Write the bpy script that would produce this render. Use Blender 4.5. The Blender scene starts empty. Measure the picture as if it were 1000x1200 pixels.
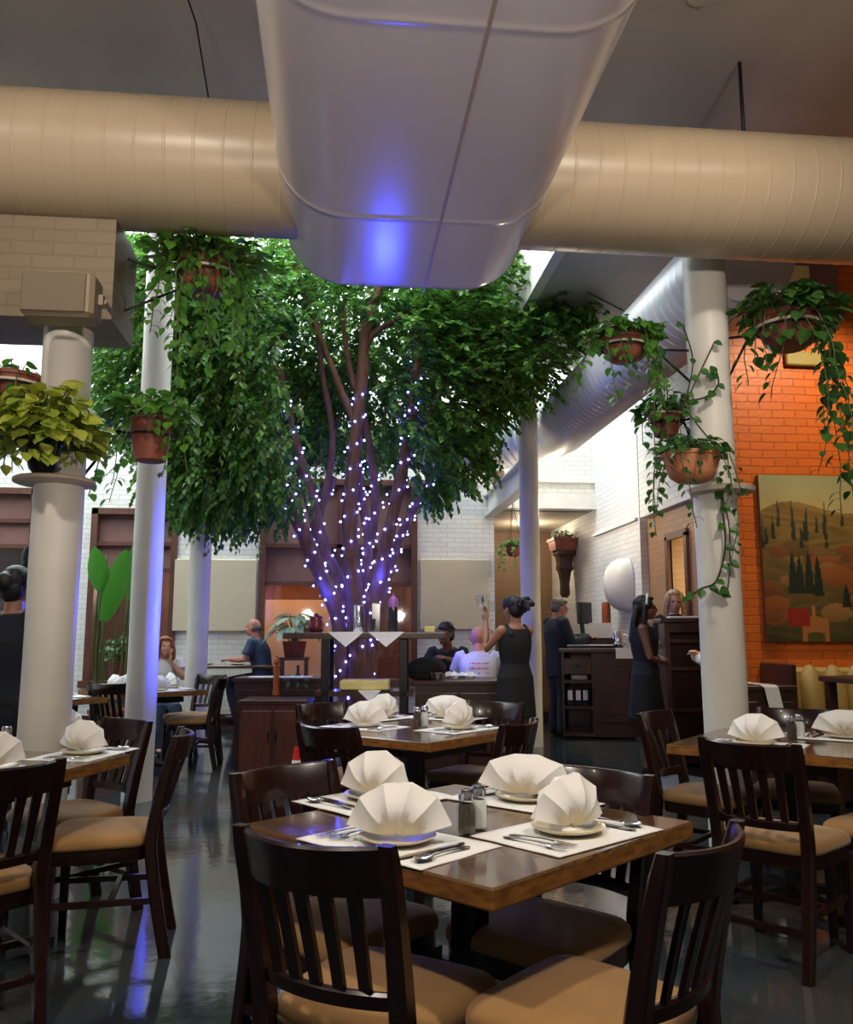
import bpy, bmesh, math, random
import numpy as np
from mathutils import Vector, Matrix, Euler
random.seed(7); RNG = np.random.default_rng(7)
PI = math.pi
S = bpy.context.scene
COL = S.collection
rad = math.radians

# ------------------------------------------------------------------ camera
H = 1.27; PITCH = rad(8.25); YAW = rad(5.8); F = 1000.0
cam_d = bpy.data.cameras.new('camera'); cam = bpy.data.objects.new('camera', cam_d); COL.objects.link(cam)
cam.location = (0, 0, H); cam.rotation_euler = (PI/2 + PITCH, 0, -YAW)
cam_d.sensor_fit = 'HORIZONTAL'; cam_d.sensor_width = 36; cam_d.lens = 36.0; cam_d.clip_end = 200
S.camera = cam
FH = np.array([math.sin(YAW), math.cos(YAW), 0.0]); RT = np.array([math.cos(YAW), -math.sin(YAW), 0.0])
FW = FH*math.cos(PITCH) + np.array([0, 0, math.sin(PITCH)]); UPV = np.cross(RT, FW)
ORG = np.array([0, 0, H])
def ray(px, py): return FW + RT*(px-500)/F + UPV*(600-py)/F
def at_z(px, py, z):
    r = ray(px, py); t = (z-H)/r[2]; return ORG + r*t
def at_v(px, py, v):
    r = ray(px, py); return ORG + r*(v/r[1])
def at_d(px, py, d):            # d = horizontal distance along the view heading
    r = ray(px, py); return ORG + r*(d/float(r@FH))
def cw(x, y, z=0.0):            # metres right / ahead of the camera -> room coordinates
    p = RT*x + FH*y; return np.array([p[0], p[1], z])
def cang(dx, dy):               # heading (right, ahead) -> z-rotation of an object whose front is +Y
    p = RT*dx + FH*dy; return math.atan2(-p[0], p[1])

# ------------------------------------------------------------------ mesh builder
class MB:
    def __init__(s): s.v = []; s.f = []; s.m = []; s.n = 0
    def add(s, v, f, m=0):
        v = np.asarray(v, float); s.v.append(v); o = s.n
        s.f += [tuple(i+o for i in q) for q in f]; s.m += [m]*len(f); s.n += len(v)
        return s
    def box(s, c, d, rz=0.0, m=0, bev=0.0, R=None):
        c = np.asarray(c, float); hx, hy, hz = d[0]/2, d[1]/2, d[2]/2
        if bev <= 0:
            v = np.array([(x*hx, y*hy, z*hz) for x in (-1, 1) for y in (-1, 1) for z in (-1, 1)])
            f = [(0,1,3,2),(4,6,7,5),(0,4,5,1),(2,3,7,6),(0,2,6,4),(1,5,7,3)]
        else:
            b = min(bev, hx*.99, hy*.99, hz*.99)
            prof = [(-hz, b), (-hz+b, 0), (hz-b, 0), (hz, b)]; v = []; f = []
            for z, i in prof:
                X, Y = hx-i, hy-i; q = b if i == 0 else b*.6
                v += [(X-q,-Y,z),(X,-Y+q,z),(X,Y-q,z),(X-q,Y,z),(-X+q,Y,z),(-X,Y-q,z),(-X,-Y+q,z),(-X+q,-Y,z)]
            for k in range(3):
                for j in range(8): f.append((k*8+j, k*8+(j+1)%8, k*8+8+(j+1)%8, k*8+8+j))
            f.append(tuple(range(7,-1,-1))); f.append(tuple(range(24,32))); v = np.array(v)
        if R is not None: v = v @ np.asarray(R).T
        elif rz:
            cs, sn = math.cos(rz), math.sin(rz); v = v @ np.array([[cs, sn, 0], [-sn, cs, 0], [0, 0, 1]])
        return s.add(v+c, f, m)
    def bar(s, p0, p1, w, h, m=0, up=(0,0,1), w1=None, h1=None):
        p0 = np.asarray(p0, float); p1 = np.asarray(p1, float); d = p1-p0; d /= np.linalg.norm(d)
        u = np.asarray(up, float); x = np.cross(d, u); 
        if np.linalg.norm(x) < 1e-6: x = np.array([1.0,0,0])
        x /= np.linalg.norm(x); y = np.cross(x, d); w1 = w1 or w; h1 = h1 or h
        v = [p0+x*a*w/2+y*b*h/2 for a, b in ((-1,-1),(1,-1),(1,1),(-1,1))]+[p1+x*a*w1/2+y*b*h1/2 for a, b in ((-1,-1),(1,-1),(1,1),(-1,1))]
        return s.add(v, [(0,3,2,1),(4,5,6,7),(0,1,5,4),(1,2,6,5),(2,3,7,6),(3,0,4,7)], m)
    def rings(s, rs, m=0, cap=True, closed=False):
        n = len(rs[0]); v = np.concatenate([np.asarray(r, float) for r in rs]); f = []
        K = len(rs)
        for k in range(K if closed else K-1):
            a, b = k*n, ((k+1) % K)*n
            for j in range(n): f.append((a+j, a+(j+1)%n, b+(j+1)%n, b+j))
        if cap and not closed: f.append(tuple(range(n-1,-1,-1))); f.append(tuple(range((K-1)*n, K*n)))
        return s.add(v, f, m)
    def tube(s, pts, radii, n=10, m=0, cap=True, ball=False):
        pts = [np.asarray(p, float) for p in pts]; K = len(pts)
        if not hasattr(radii, '__len__'): radii = [radii]*K
        radii = list(radii)
        if ball:                                      # rounded ends
            def ends(p, q, r):
                d = (p-q)/(np.linalg.norm(p-q)+1e-9)
                return [(p+d*r*.6, r*.75), (p+d*r*.9, r*.4)]
            e0 = ends(pts[0], pts[1], radii[0]); e1 = ends(pts[-1], pts[-2], radii[-1])
            pts = [e0[1][0], e0[0][0]]+pts+[e1[0][0], e1[1][0]]; radii = [e0[1][1], e0[0][1]]+radii+[e1[0][1], e1[1][1]]; K += 4
        rs = []; px = None
        for k in range(K):
            t = pts[min(k+1,K-1)]-pts[max(k-1,0)]; t = t/(np.linalg.norm(t)+1e-12)
            if px is None:
                a = np.array([0,0,1.0]) if abs(t[2]) < .9 else np.array([1.0,0,0]); px = np.cross(t, a)
            px = px - t*(px@t); px /= np.linalg.norm(px)+1e-12; py = np.cross(t, px)
            rs.append([pts[k]+radii[k]*(px*math.cos(2*PI*j/n)+py*math.sin(2*PI*j/n)) for j in range(n)])
        return s.rings(rs, m, cap)
    def lathe(s, prof, c=(0,0,0), n=24, m=0, sx=1, sy=1):
        c = np.asarray(c, float)
        rs = [[c+np.array([r*sx*math.cos(2*PI*j/n), r*sy*math.sin(2*PI*j/n), z]) for j in range(n)] for r, z in prof]
        return s.rings(rs, m, True)
    def ell(s, c, r, R=None, n=12, k=8, m=0):
        v = [(0,0,-1)]; f = []
        for i in range(1, k):
            a = -PI/2+PI*i/k
            for j in range(n): v.append((math.cos(a)*math.cos(2*PI*j/n), math.cos(a)*math.sin(2*PI*j/n), math.sin(a)))
        v.append((0,0,1)); v = np.array(v)*np.asarray(r, float)
        if R is not None: v = v @ np.asarray(R).T
        for j in range(n):
            f.append((0, 1+(j+1)%n, 1+j)); b = 1+(k-2)*n; f.append((b+j, b+(j+1)%n, len(v)-1))
            for i in range(k-2): a = 1+i*n; f.append((a+j, a+(j+1)%n, a+n+(j+1)%n, a+n+j))
        return s.add(v+np.asarray(c, float), f, m)
    def xf(s, M):
        M = np.array(M); s.v = [v @ M[:3,:3].T + M[:3,3] for v in s.v]; return s
    def mesh(s, name, mats=(), smooth=False, auto=None):
        me = bpy.data.meshes.new(name)
        v = np.concatenate(s.v) if s.v else np.zeros((0,3))
        me.from_pydata(v.tolist(), [], s.f)
        for mt in (mats if isinstance(mats, (list, tuple)) else [mats]): me.materials.append(mt)
        if len(me.polygons):
            me.polygons.foreach_set('material_index', np.array(s.m, dtype=np.int32))
            me.polygons.foreach_set('use_smooth', np.full(len(me.polygons), bool(smooth)))
        me.update()
        if smooth and auto: me.set_sharp_from_angle(angle=rad(auto))
        return me
    def build(s, name, mats, parent=None, smooth=False, auto=None, **t):
        o = bpy.data.objects.new(name, s.mesh(name, mats, smooth, auto)); COL.objects.link(o)
        if parent is not None: o.parent = parent
        if t: tag(o, **t)
        return o
def tag(o, label=None, cat=None, group=None, kind=None):
    if label: o['label'] = label
    if cat: o['category'] = cat
    if group: o['group'] = group
    if kind: o['kind'] = kind
    return o
def empty(name, loc=(0,0,0), rz=0.0, **t):
    o = bpy.data.objects.new(name, None); COL.objects.link(o); o.empty_display_size = .1
    o.location = tuple(loc); o.rotation_euler = (0, 0, rz); return tag(o, **t)
def copy_tree(o, parent=None):
    c = o.copy(); COL.objects.link(c)
    if parent is not None: c.parent = parent
    for ch in list(o.children): copy_tree(ch, c)
    return c
def place(o, loc, rz=0.0): o.location = tuple(float(q) for q in loc); o.rotation_euler = (0, 0, rz); return o
def remesh(mb, name, voxel, smooth=3, mats=()):
    tmp = bpy.data.objects.new('tmp', mb.mesh('tmp', mats, True)); COL.objects.link(tmp)
    r = tmp.modifiers.new('r', 'REMESH'); r.mode = 'VOXEL'; r.voxel_size = voxel; r.use_smooth_shade = True
    if smooth: q = tmp.modifiers.new('s', 'SMOOTH'); q.iterations = smooth; q.factor = .5
    dg = bpy.context.evaluated_depsgraph_get(); me = bpy.data.meshes.new_from_object(tmp.evaluated_get(dg)); me.name = name
    old = tmp.data; bpy.data.objects.remove(tmp); bpy.data.meshes.remove(old)
    me.materials.clear()
    for q in (mats if isinstance(mats, (list, tuple)) else [mats]): me.materials.append(q)
    me.polygons.foreach_set('material_index', np.zeros(len(me.polygons), dtype=np.int32))
    me.polygons.foreach_set('use_smooth', np.ones(len(me.polygons), dtype=bool)); me.update()
    return me
def link_mesh(me, name, parent=None, **t):
    o = bpy.data.objects.new(name, me); COL.objects.link(o)
    if parent is not None: o.parent = parent
    return tag(o, **t)
def rotz(a): c, s = math.cos(a), math.sin(a); return np.array([[c,-s,0],[s,c,0],[0,0,1]])
def rotx(a): c, s = math.cos(a), math.sin(a); return np.array([[1,0,0],[0,c,-s],[0,s,c]])
def roty(a): c, s = math.cos(a), math.sin(a); return np.array([[c,0,s],[0,1,0],[-s,0,c]])
def spline(pts, n):
    P = [np.asarray(p, float) for p in pts]; out = []
    for i in range(len(P)-1):
        p0 = P[max(i-1,0)]; p1 = P[i]; p2 = P[i+1]; p3 = P[min(i+2,len(P)-1)]
        for k in range(n):
            t = k/n; out.append(.5*((2*p1)+(-p0+p2)*t+(2*p0-5*p1+4*p2-p3)*t*t+(-p0+3*p1-3*p2+p3)*t**3))
    out.append(P[-1]); return out

# ------------------------------------------------------------------ materials
def mat(name, col, rough=.5, metal=0.0, var=0.0, scale=6.0, col2=None, bump=0.0, bscale=40.0, spec=.5, stretch=None, coat=0.0,
        transl=0.0, emit=0.0, trans=0.0, ior=1.45, island=False, rvar=0.0, sheen=0.0):
    m = bpy.data.materials.new(name); m.use_nodes = True; nt = m.node_tree; N = nt.nodes; L = nt.links
    b = N['Principled BSDF']; out = N['Material Output']
    b.inputs['Roughness'].default_value = rough; b.inputs['Metallic'].default_value = metal
    b.inputs['Specular IOR Level'].default_value = spec; b.inputs['IOR'].default_value = ior
    b.inputs['Coat Weight'].default_value = coat; b.inputs['Transmission Weight'].default_value = trans
    b.inputs['Sheen Weight'].default_value = sheen
    c = (*col, 1); b.inputs['Base Color'].default_value = c
    if emit: b.inputs['Emission Color'].default_value = c; b.inputs['Emission Strength'].default_value = emit
    vec = None
    if var or col2 is not None or bump or rvar:
        tc = N.new('ShaderNodeTexCoord'); mp = N.new('ShaderNodeMapping'); L.new(tc.outputs['Object'], mp.inputs['Vector'])
        if stretch: mp.inputs['Scale'].default_value = stretch
        vec = mp.outputs['Vector']
    if island:
        g = N.new('ShaderNodeNewGeometry'); r = N.new('ShaderNodeMix'); r.data_type = 'RGBA'
        L.new(g.outputs['Random Per Island'], r.inputs['Factor']); r.inputs['A'].default_value = c; r.inputs['B'].default_value = (*col2, 1)
        L.new(r.outputs['Result'], b.inputs['Base Color'])
    elif var or col2 is not None:
        nz = N.new('ShaderNodeTexNoise'); nz.inputs['Scale'].default_value = scale; nz.inputs['Detail'].default_value = 5
        L.new(vec, nz.inputs['Vector']); cr = N.new('ShaderNodeValToRGB'); L.new(nz.outputs['Fac'], cr.inputs['Fac'])
        a, d = c, (*(col2 if col2 is not None else [q*(1-var) for q in col]), 1)
        cr.color_ramp.elements[0].position = .35; cr.color_ramp.elements[1].position = .68
        cr.color_ramp.elements[0].color = d; cr.color_ramp.elements[1].color = a
        L.new(cr.outputs['Color'], b.inputs['Base Color'])
        if rvar:
            mr = N.new('ShaderNodeMapRange'); L.new(nz.outputs['Fac'], mr.inputs['Value']); mr.inputs['From Min'].default_value = .3; mr.inputs['From Max'].default_value = .7
            mr.inputs['To Min'].default_value = rough; mr.inputs['To Max'].default_value = rough+rvar; L.new(mr.outputs['Result'], b.inputs['Roughness'])
    if bump:
        n2 = N.new('ShaderNodeTexNoise'); n2.inputs['Scale'].default_value = bscale; n2.inputs['Detail'].default_value = 4; L.new(vec, n2.inputs['Vector'])
        bp = N.new('ShaderNodeBump'); bp.inputs['Strength'].default_value = bump; bp.inputs['Distance'].default_value = .01
        L.new(n2.outputs['Fac'], bp.inputs['Height']); L.new(bp.outputs['Normal'], b.inputs['Normal'])
    if transl:
        t = N.new('ShaderNodeBsdfTranslucent'); mx = N.new('ShaderNodeMixShader'); mx.inputs['Fac'].default_value = transl
        src = b.inputs['Base Color'].links
        if src: L.new(src[0].from_socket, t.inputs['Color'])
        else: t.inputs['Color'].default_value = c
        L.new(b.outputs['BSDF'], mx.inputs[1]); L.new(t.outputs['BSDF'], mx.inputs[2]); L.new(mx.outputs['Shader'], out.inputs['Surface'])
    return m
def brick_mat(name, col, axis='x', mortar=.72, rough=.55, bump=.5, vary=.9, bw=.215, rh=.072):
    m = bpy.data.materials.new(name); m.use_nodes = True; nt = m.node_tree; N = nt.nodes; L = nt.links; b = N['Principled BSDF']
    tc = N.new('ShaderNodeTexCoord'); sp = N.new('ShaderNodeSeparateXYZ'); cb = N.new('ShaderNodeCombineXYZ'); L.new(tc.outputs['Object'], sp.inputs[0])
    L.new(sp.outputs['X' if axis == 'x' else 'Y'], cb.inputs['X']); L.new(sp.outputs['Z'], cb.inputs['Y'])
    nz = N.new('ShaderNodeTexNoise'); nz.inputs['Scale'].default_value = 3.0; L.new(tc.outputs['Object'], nz.inputs['Vector'])
    av = N.new('ShaderNodeVectorMath'); av.operation = 'MULTIPLY_ADD'; L.new(nz.outputs['Color'], av.inputs[0]); av.inputs[1].default_value = (.015,.015,0); L.new(cb.outputs[0], av.inputs[2])
    br = N.new('ShaderNodeTexBrick'); L.new(av.outputs[0], br.inputs['Vector']); br.inputs['Scale'].default_value = 1.0
    br.inputs['Brick Width'].default_value = bw; br.inputs['Row Height'].default_value = rh; br.inputs['Mortar Size'].default_value = .006; br.inputs['Mortar Smooth'].default_value = .4
    br.inputs['Color1'].default_value = (*col, 1); br.inputs['Color2'].default_value = (*[q*vary for q in col], 1); br.inputs['Mortar'].default_value = (*[q*mortar for q in col], 1)
    L.new(br.outputs['Color'], b.inputs['Base Color']); b.inputs['Roughness'].default_value = rough
    iv = N.new('ShaderNodeMath'); iv.operation = 'SUBTRACT'; iv.inputs[0].default_value = 1; L.new(br.outputs['Fac'], iv.inputs[1])
    n2 = N.new('ShaderNodeTexNoise'); n2.inputs['Scale'].default_value = 30; L.new(tc.outputs['Object'], n2.inputs['Vector'])
    ad = N.new('ShaderNodeMath'); ad.operation = 'MULTIPLY_ADD'; L.new(n2.outputs['Fac'], ad.inputs[0]); ad.inputs[1].default_value = .5; L.new(iv.outputs[0], ad.inputs[2])
    bp = N.new('ShaderNodeBump'); bp.inputs['Strength'].default_value = bump; bp.inputs['Distance'].default_value = .012; L.new(ad.outputs[0], bp.inputs['Height']); L.new(bp.outputs['Normal'], b.inputs['Normal'])
    return m
def emit_mat(name, col, strength):
    m = bpy.data.materials.new(name); m.use_nodes = True; nt = m.node_tree; nt.nodes.remove(nt.nodes['Principled BSDF'])
    e = nt.nodes.new('ShaderNodeEmission'); e.inputs['Color'].default_value = (*col, 1); e.inputs['Strength'].default_value = strength
    nt.links.new(e.outputs[0], nt.nodes['Material Output'].inputs['Surface']); return m
def thin_glass(name, tint, ior):
    m = bpy.data.materials.new(name); m.use_nodes = True; nt = m.node_tree; N = nt.nodes; L = nt.links; N.remove(N['Principled BSDF'])
    t = N.new('ShaderNodeBsdfTransparent'); t.inputs['Color'].default_value = (*tint, 1); g = N.new('ShaderNodeBsdfGlossy'); g.inputs['Roughness'].default_value = .03
    w_ = N.new('ShaderNodeLayerWeight'); w_.inputs['Blend'].default_value = .5; p = N.new('ShaderNodeMath'); p.operation = 'POWER'; p.inputs[1].default_value = 3.0; L.new(w_.outputs['Facing'], p.inputs[0]); f = N.new('ShaderNodeMath'); f.operation = 'MULTIPLY_ADD'; f.inputs[1].default_value = ior*.4; f.inputs[2].default_value = .05; L.new(p.outputs[0], f.inputs[0]); x = N.new('ShaderNodeMixShader'); L.new(f.outputs[0], x.inputs[0]); L.new(t.outputs[0], x.inputs[1]); L.new(g.outputs[0], x.inputs[2]); L.new(x.outputs[0], N['Material Output'].inputs['Surface'])
    return m
M = {}
M['brick_white'] = brick_mat('painted white brick', (.78,.77,.70))
M['brick_white_side'] = brick_mat('painted white brick side', (.78,.80,.80), 'y')
M['brick_orange'] = brick_mat('painted orange brick', (.66,.14,.012), 'x', mortar=.6, rough=.45)
M['brick_tan'] = brick_mat('painted tan brick', (.42,.24,.13), 'y', mortar=.8)
M['brick_brown'] = brick_mat('brown corridor brick', (.20,.12,.07), 'y', mortar=.8)
M['brick_beam'] = brick_mat('tan beam brick', (.20,.145,.085), 'x', mortar=.85, bump=.3)
M['plaster'] = mat('white paint', (.80,.78,.72), .45, var=.12, scale=3, bump=.08, bscale=25)
M['column'] = mat('column paint', (.82,.79,.72), .42, var=.10, scale=2.5, bump=.10, bscale=14)
M['ceil'] = mat('ceiling paint', (.56,.52,.43), .5, var=.25, scale=1.2, bump=.05)
M['duct'] = mat('beige duct paint', (.49,.385,.26), .33, var=.07, scale=1.5, bump=.05, bscale=18)
M['duct_main'] = mat('pale duct paint', (.80,.73,.70), .19, var=.06, scale=1.2, bump=.03, bscale=12)
M['duct_far'] = mat('white duct paint', (.72,.72,.73), .35, metal=.15, var=.08, scale=2)
M['chairwood'] = mat('dark mahogany', (.022,.007,.005), .26, var=.45, scale=9, stretch=(6,6,1), coat=.2)
M['darkwood'] = mat('dark stained wood', (.05,.018,.012), .34, var=.4, scale=7, stretch=(1,1,6), coat=.15)
M['redwood'] = mat('reddish cabinet wood', (.10,.028,.016), .38, var=.4, scale=7, stretch=(5,5,.8))
M['frame'] = mat('brown window wood', (.13,.05,.03), .45, var=.3, scale=6, stretch=(5,5,.8))
M['shade'] = mat('mauve brown panel', (.24,.12,.10), .6, var=.2, scale=3)
M['suede'] = mat('tan suede', (.37,.19,.055), .75, var=.2, scale=7, bump=.12, bscale=120, sheen=.3)
M['black'] = mat('black metal', (.012,.012,.013), .4, metal=.3, var=.2)
M['iron'] = mat('wrought iron', (.03,.03,.03), .5, metal=.6, var=.3)
M['paper'] = mat('white paper', (.86,.85,.82), .7, var=.03, bump=.03)
M['cloth'] = mat('ivory napkin cloth', (.92,.89,.85), .8, var=.02, bump=.08, bscale=220)
M['plate'] = mat('cream china', (.78,.66,.45), .25, var=.05, scale=12)
M['steel'] = mat('steel', (.72,.72,.74), .16, metal=1.0, var=.05)
M['glass'] = thin_glass('clear glass', (.96,.98,.98), 1.5)
M['pane'] = thin_glass('window glass', (.93,.95,.95), 1.35)
M['pepper'] = mat('ground pepper', (.10,.07,.04), .9, var=.6, scale=300)
M['salt'] = mat('salt', (.85,.84,.80), .9, var=.05, scale=300)
M['terra'] = mat('terracotta', (.25,.07,.042), .6, var=.3, scale=9, bump=.1)
M['terra_lt'] = mat('pale terracotta', (.60,.24,.11), .6, var=.25, scale=9, bump=.1)
M['rim'] = mat('weathered rim', (.66,.55,.45), .6, var=.2)
M['soil'] = mat('soil', (.03,.02,.012), .95, var=.5, scale=40)
M['bark'] = mat('grey brown bark', (.17,.075,.042), .75, var=.45, scale=9, stretch=(3,3,.7), bump=.5, bscale=22)
M['ficus'] = mat('ficus leaf', (.020,.105,.030), .36, col2=(.15,.32,.035), island=True, transl=.45)
M['pothos'] = mat('pothos leaf', (.06,.20,.03), .38, col2=(.13,.32,.045), island=True, transl=.3)
M['pothos_y'] = mat('golden pothos leaf', (.24,.35,.04), .4, col2=(.50,.54,.08), island=True, transl=.3)
M['pothos_d'] = mat('dark pothos leaf', (.03,.11,.025), .35, col2=(.07,.19,.035), island=True, transl=.25)
M['banana'] = mat('broad leaf', (.045,.22,.02), .3, col2=(.08,.30,.03), island=True, transl=.3)
M['variegated'] = mat('variegated leaf', (.20,.36,.20), .4, col2=(.42,.52,.40), island=True, transl=.25)
M['stem'] = mat('green stem', (.10,.14,.04), .6, var=.3)
M['stem_d'] = mat('dark stem', (.05,.04,.02), .7, var=.3)
M['beigepanel'] = mat('beige fabric', (.62,.54,.37), .9, var=.04, bump=.1, bscale=200)
M['speaker'] = mat('tan speaker shell', (.27,.21,.135), .5, var=.05)
M['grille'] = mat('speaker grille', (.17,.13,.085), .7, var=.1, scale=90)
M['leather'] = mat('olive tan leather', (.42,.29,.09), .45, var=.15, scale=5, bump=.08, bscale=60)
M['bulb'] = emit_mat('blue white bulb', (.10,.12,1.0), 80.0)
M['skyglow'] = emit_mat('frosted skylight glass', (.86,.95,1.0), 8.0)
M['doorglow'] = emit_mat('lit room light', (1.0,.85,.45), 3.5)
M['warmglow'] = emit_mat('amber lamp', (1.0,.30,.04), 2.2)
M['white'] = mat('white enamel', (.82,.81,.78), .35, var=.04)
M['screen'] = mat('dark screen', (.02,.02,.025), .12)
M['blackcloth'] = mat('black cloth', (.010,.010,.013), .85, var=.3, bump=.15, bscale=60)
M['navy'] = mat('dark navy cloth', (.013,.017,.028), .8, var=.3, bump=.15, bscale=50)
M['slate'] = mat('slate blue cotton', (.05,.08,.12), .85, var=.25, bump=.15, bscale=50)
M['denim'] = mat('dark denim', (.02,.025,.05), .85, var=.3, bump=.15, bscale=60)
M['lavender'] = mat('pale shirt cotton', (.60,.58,.70), .85, var=.08, bump=.15, bscale=45)
M['whitecloth'] = mat('white cotton', (.78,.77,.78), .85, var=.05, bump=.12, bscale=45)
M['skin_l'] = mat('light skin', (.62,.33,.22), .5, var=.1, scale=14)
M['skin_p'] = mat('ruddy skin', (.56,.24,.16), .45, var=.15, scale=14)
M['skin_d'] = mat('brown skin', (.17,.075,.045), .42, var=.12, scale=14)
M['skin_m'] = mat('warm brown skin', (.34,.16,.10), .45, var=.12, scale=14)
M['hair_k'] = mat('black hair', (.010,.008,.008), .45, var=.4, scale=40, bump=.4, bscale=90)
M['hair_b'] = mat('blonde hair', (.78,.55,.27), .45, var=.35, scale=40, bump=.4, bscale=90)
M['hair_r'] = mat('auburn hair', (.34,.10,.03), .45, var=.4, scale=40, bump=.4, bscale=90)
M['hair_g'] = mat('greying hair', (.16,.14,.13), .5, var=.5, scale=50, bump=.4, bscale=90)
M['eye'] = mat('eye', (.03,.02,.015), .1)
M['lips'] = mat('lips', (.35,.08,.07), .4)
M['red'] = mat('red enamel', (.65,.02,.015), .3, var=.05)
M['wine'] = mat('dark red glass', (.12,.01,.02), .1, coat=.4)
M['violet'] = mat('violet enamel', (.30,.10,.40), .3)
M['bread'] = mat('yellow cardboard', (.75,.62,.25), .7, var=.15, scale=15)
M['orangewood'] = mat('orange turned wood', (.42,.10,.025), .35, var=.3, scale=10)
M['mat'] = mat('grey floor mat', (.16,.19,.22), .45, var=.3, scale=4)

def wood_top():
    m = bpy.data.materials.new('glossy table wood'); m.use_nodes = True; nt = m.node_tree; N = nt.nodes; L = nt.links; b = N['Principled BSDF']
    tc = N.new('ShaderNodeTexCoord'); mp = N.new('ShaderNodeMapping'); mp.inputs['Scale'].default_value = (1.2, 9, 9); L.new(tc.outputs['Object'], mp.inputs['Vector'])
    n = N.new('ShaderNodeTexNoise'); n.inputs['Scale'].default_value = 3.0; n.inputs['Detail'].default_value = 8; n.inputs['Distortion'].default_value = .8; L.new(mp.outputs[0], n.inputs['Vector'])
    cr = N.new('ShaderNodeValToRGB'); L.new(n.outputs['Fac'], cr.inputs['Fac']); e = cr.color_ramp.elements
    e[0].position = .3; e[0].color = (.035,.018,.010,1); e[1].position = .72; e[1].color = (.16,.085,.035,1)
    L.new(cr.outputs[0], b.inputs['Base Color']); b.inputs['Roughness'].default_value = .17; b.inputs['Coat Weight'].default_value = .5; b.inputs['Coat Roughness'].default_value = .08
    return m
M['tabletop'] = wood_top()
M['table_edge'] = mat('honey table edge', (.36,.15,.035), .35, var=.55, scale=6, stretch=(3,3,12))
def floor_mat():
    m = bpy.data.materials.new('polished stained concrete'); m.use_nodes = True; nt = m.node_tree; N = nt.nodes; L = nt.links; b = N['Principled BSDF']
    tc = N.new('ShaderNodeTexCoord'); n = N.new('ShaderNodeTexNoise'); n.inputs['Scale'].default_value = .75; n.inputs['Detail'].default_value = 9; n.inputs['Distortion'].default_value = .6; L.new(tc.outputs['Object'], n.inputs['Vector'])
    cr = N.new('ShaderNodeValToRGB'); L.new(n.outputs['Fac'], cr.inputs['Fac']); e = cr.color_ramp.elements
    e[0].position = .34; e[0].color = (.012,.018,.022,1); e[1].position = .70; e[1].color = (.075,.052,.034,1)
    q = e.new(.5); q.color = (.035,.047,.052,1)
    L.new(cr.outputs[0], b.inputs['Base Color'])
    n2 = N.new('ShaderNodeTexNoise'); n2.inputs['Scale'].default_value = 5; n2.inputs['Detail'].default_value = 6; L.new(tc.outputs['Object'], n2.inputs['Vector'])
    mr = N.new('ShaderNodeMapRange'); L.new(n2.outputs['Fac'], mr.inputs['Value']); mr.inputs['To Min'].default_value = .03; mr.inputs['To Max'].default_value = .15; L.new(mr.outputs[0], b.inputs['Roughness'])
    b.inputs['Specular IOR Level'].default_value = .7
    n3 = N.new('ShaderNodeTexNoise'); n3.inputs['Scale'].default_value = 14; n3.inputs['Detail'].default_value = 3; L.new(tc.outputs['Object'], n3.inputs['Vector'])
    bp = N.new('ShaderNodeBump'); bp.inputs['Strength'].default_value = .035; bp.inputs['Distance'].default_value = .02; L.new(n3.outputs['Fac'], bp.inputs['Height']); L.new(bp.outputs[0], b.inputs['Normal'])
    return m
M['floor'] = floor_mat()
def struct(mb, name, m, label=None, smooth=False, auto=None): return mb.build(name, m, None, smooth, auto, label=label, kind='structure')
# ------------------------------------------------------------------ the room
VB = 12.7                                     # inner face of the back wall
UX = lambda px: float(at_v(px, 700, VB)[0]); ZY = lambda py, px=500: float(at_v(px, py, VB)[2])
def wall_cells(mb, u0, u1, z0, z1, holes, fixed, t, axis='x'):
    us = sorted({u0, u1, *[q for h in holes for q in h[:2]]}); zs = sorted({z0, z1, *[q for h in holes for q in h[2:]]})
    us = [q for q in us if u0 <= q <= u1]; zs = [q for q in zs if z0 <= q <= z1]
    for a, b in zip(us, us[1:]):
        for c, d in zip(zs, zs[1:]):
            m_, n_ = (a+b)/2, (c+d)/2
            if any(h[0] < m_ < h[1] and h[2] < n_ < h[3] for h in holes): continue
            if axis == 'x': mb.box((m_, fixed+t/2, n_), (b-a, t, d-c))
            else: mb.box((fixed+t/2, m_, n_), (t, b-a, d-c))
    return mb
struct(MB().box((0, 6, -.1), (16, 24, .2)), 'floor', M['floor'], 'dark polished concrete floor with mirror-like reflections')
ZC = 4.7
cb = MB(); cb.box((0, 1.1, ZC+.12), (16, 10.2, .24)); cb.box((4.95, 8.3, ZC+.12), (6.1, 4.2, .24)); cb.box((-6.9, 9.5, ZC+.12), (2.2, 6.6, .24))
struct(cb, 'ceiling', M['ceil'], 'dull painted ceiling above the big air ducts')
# raised skylight over the tree and the left aisle
cw_ = MB(); cw_.box((1.93, 8.32, 5.49), (.1, 4.1, 1.6)); cw_.box((0, 6.25, 5.5), (14, .1, 1.6)); cw_.box((-5.85, 9.5, 5.5), (.1, 6.4, 1.6)); cw_.box((4.95, 10.47, 5.51), (5.9, .1, 1.6))
struct(cw_, 'trim_1', M['plaster'], 'white skylight well above the tree')
sky = MB()
for i in range(7):
    for j in range(4):
        x0 = -5.8+i*1.4; 
        sky.box((x0+.7, 7.1+j*1.62, 6.28), (1.36, 1.58, .03))
struct(sky, 'window_4', M['skyglow'], 'bright frosted skylight panes above the tree')
bars = MB()
for i in range(8): bars.box((-5.8+i*1.4, 9.55, 6.22), (.05, 6.5, .1))
for j in range(5): bars.box((-.9, 6.3+j*1.62, 6.22), (9.8, .05, .1))
struct(bars, 'trim_2', M['white'], 'white skylight glazing bars')
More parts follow.
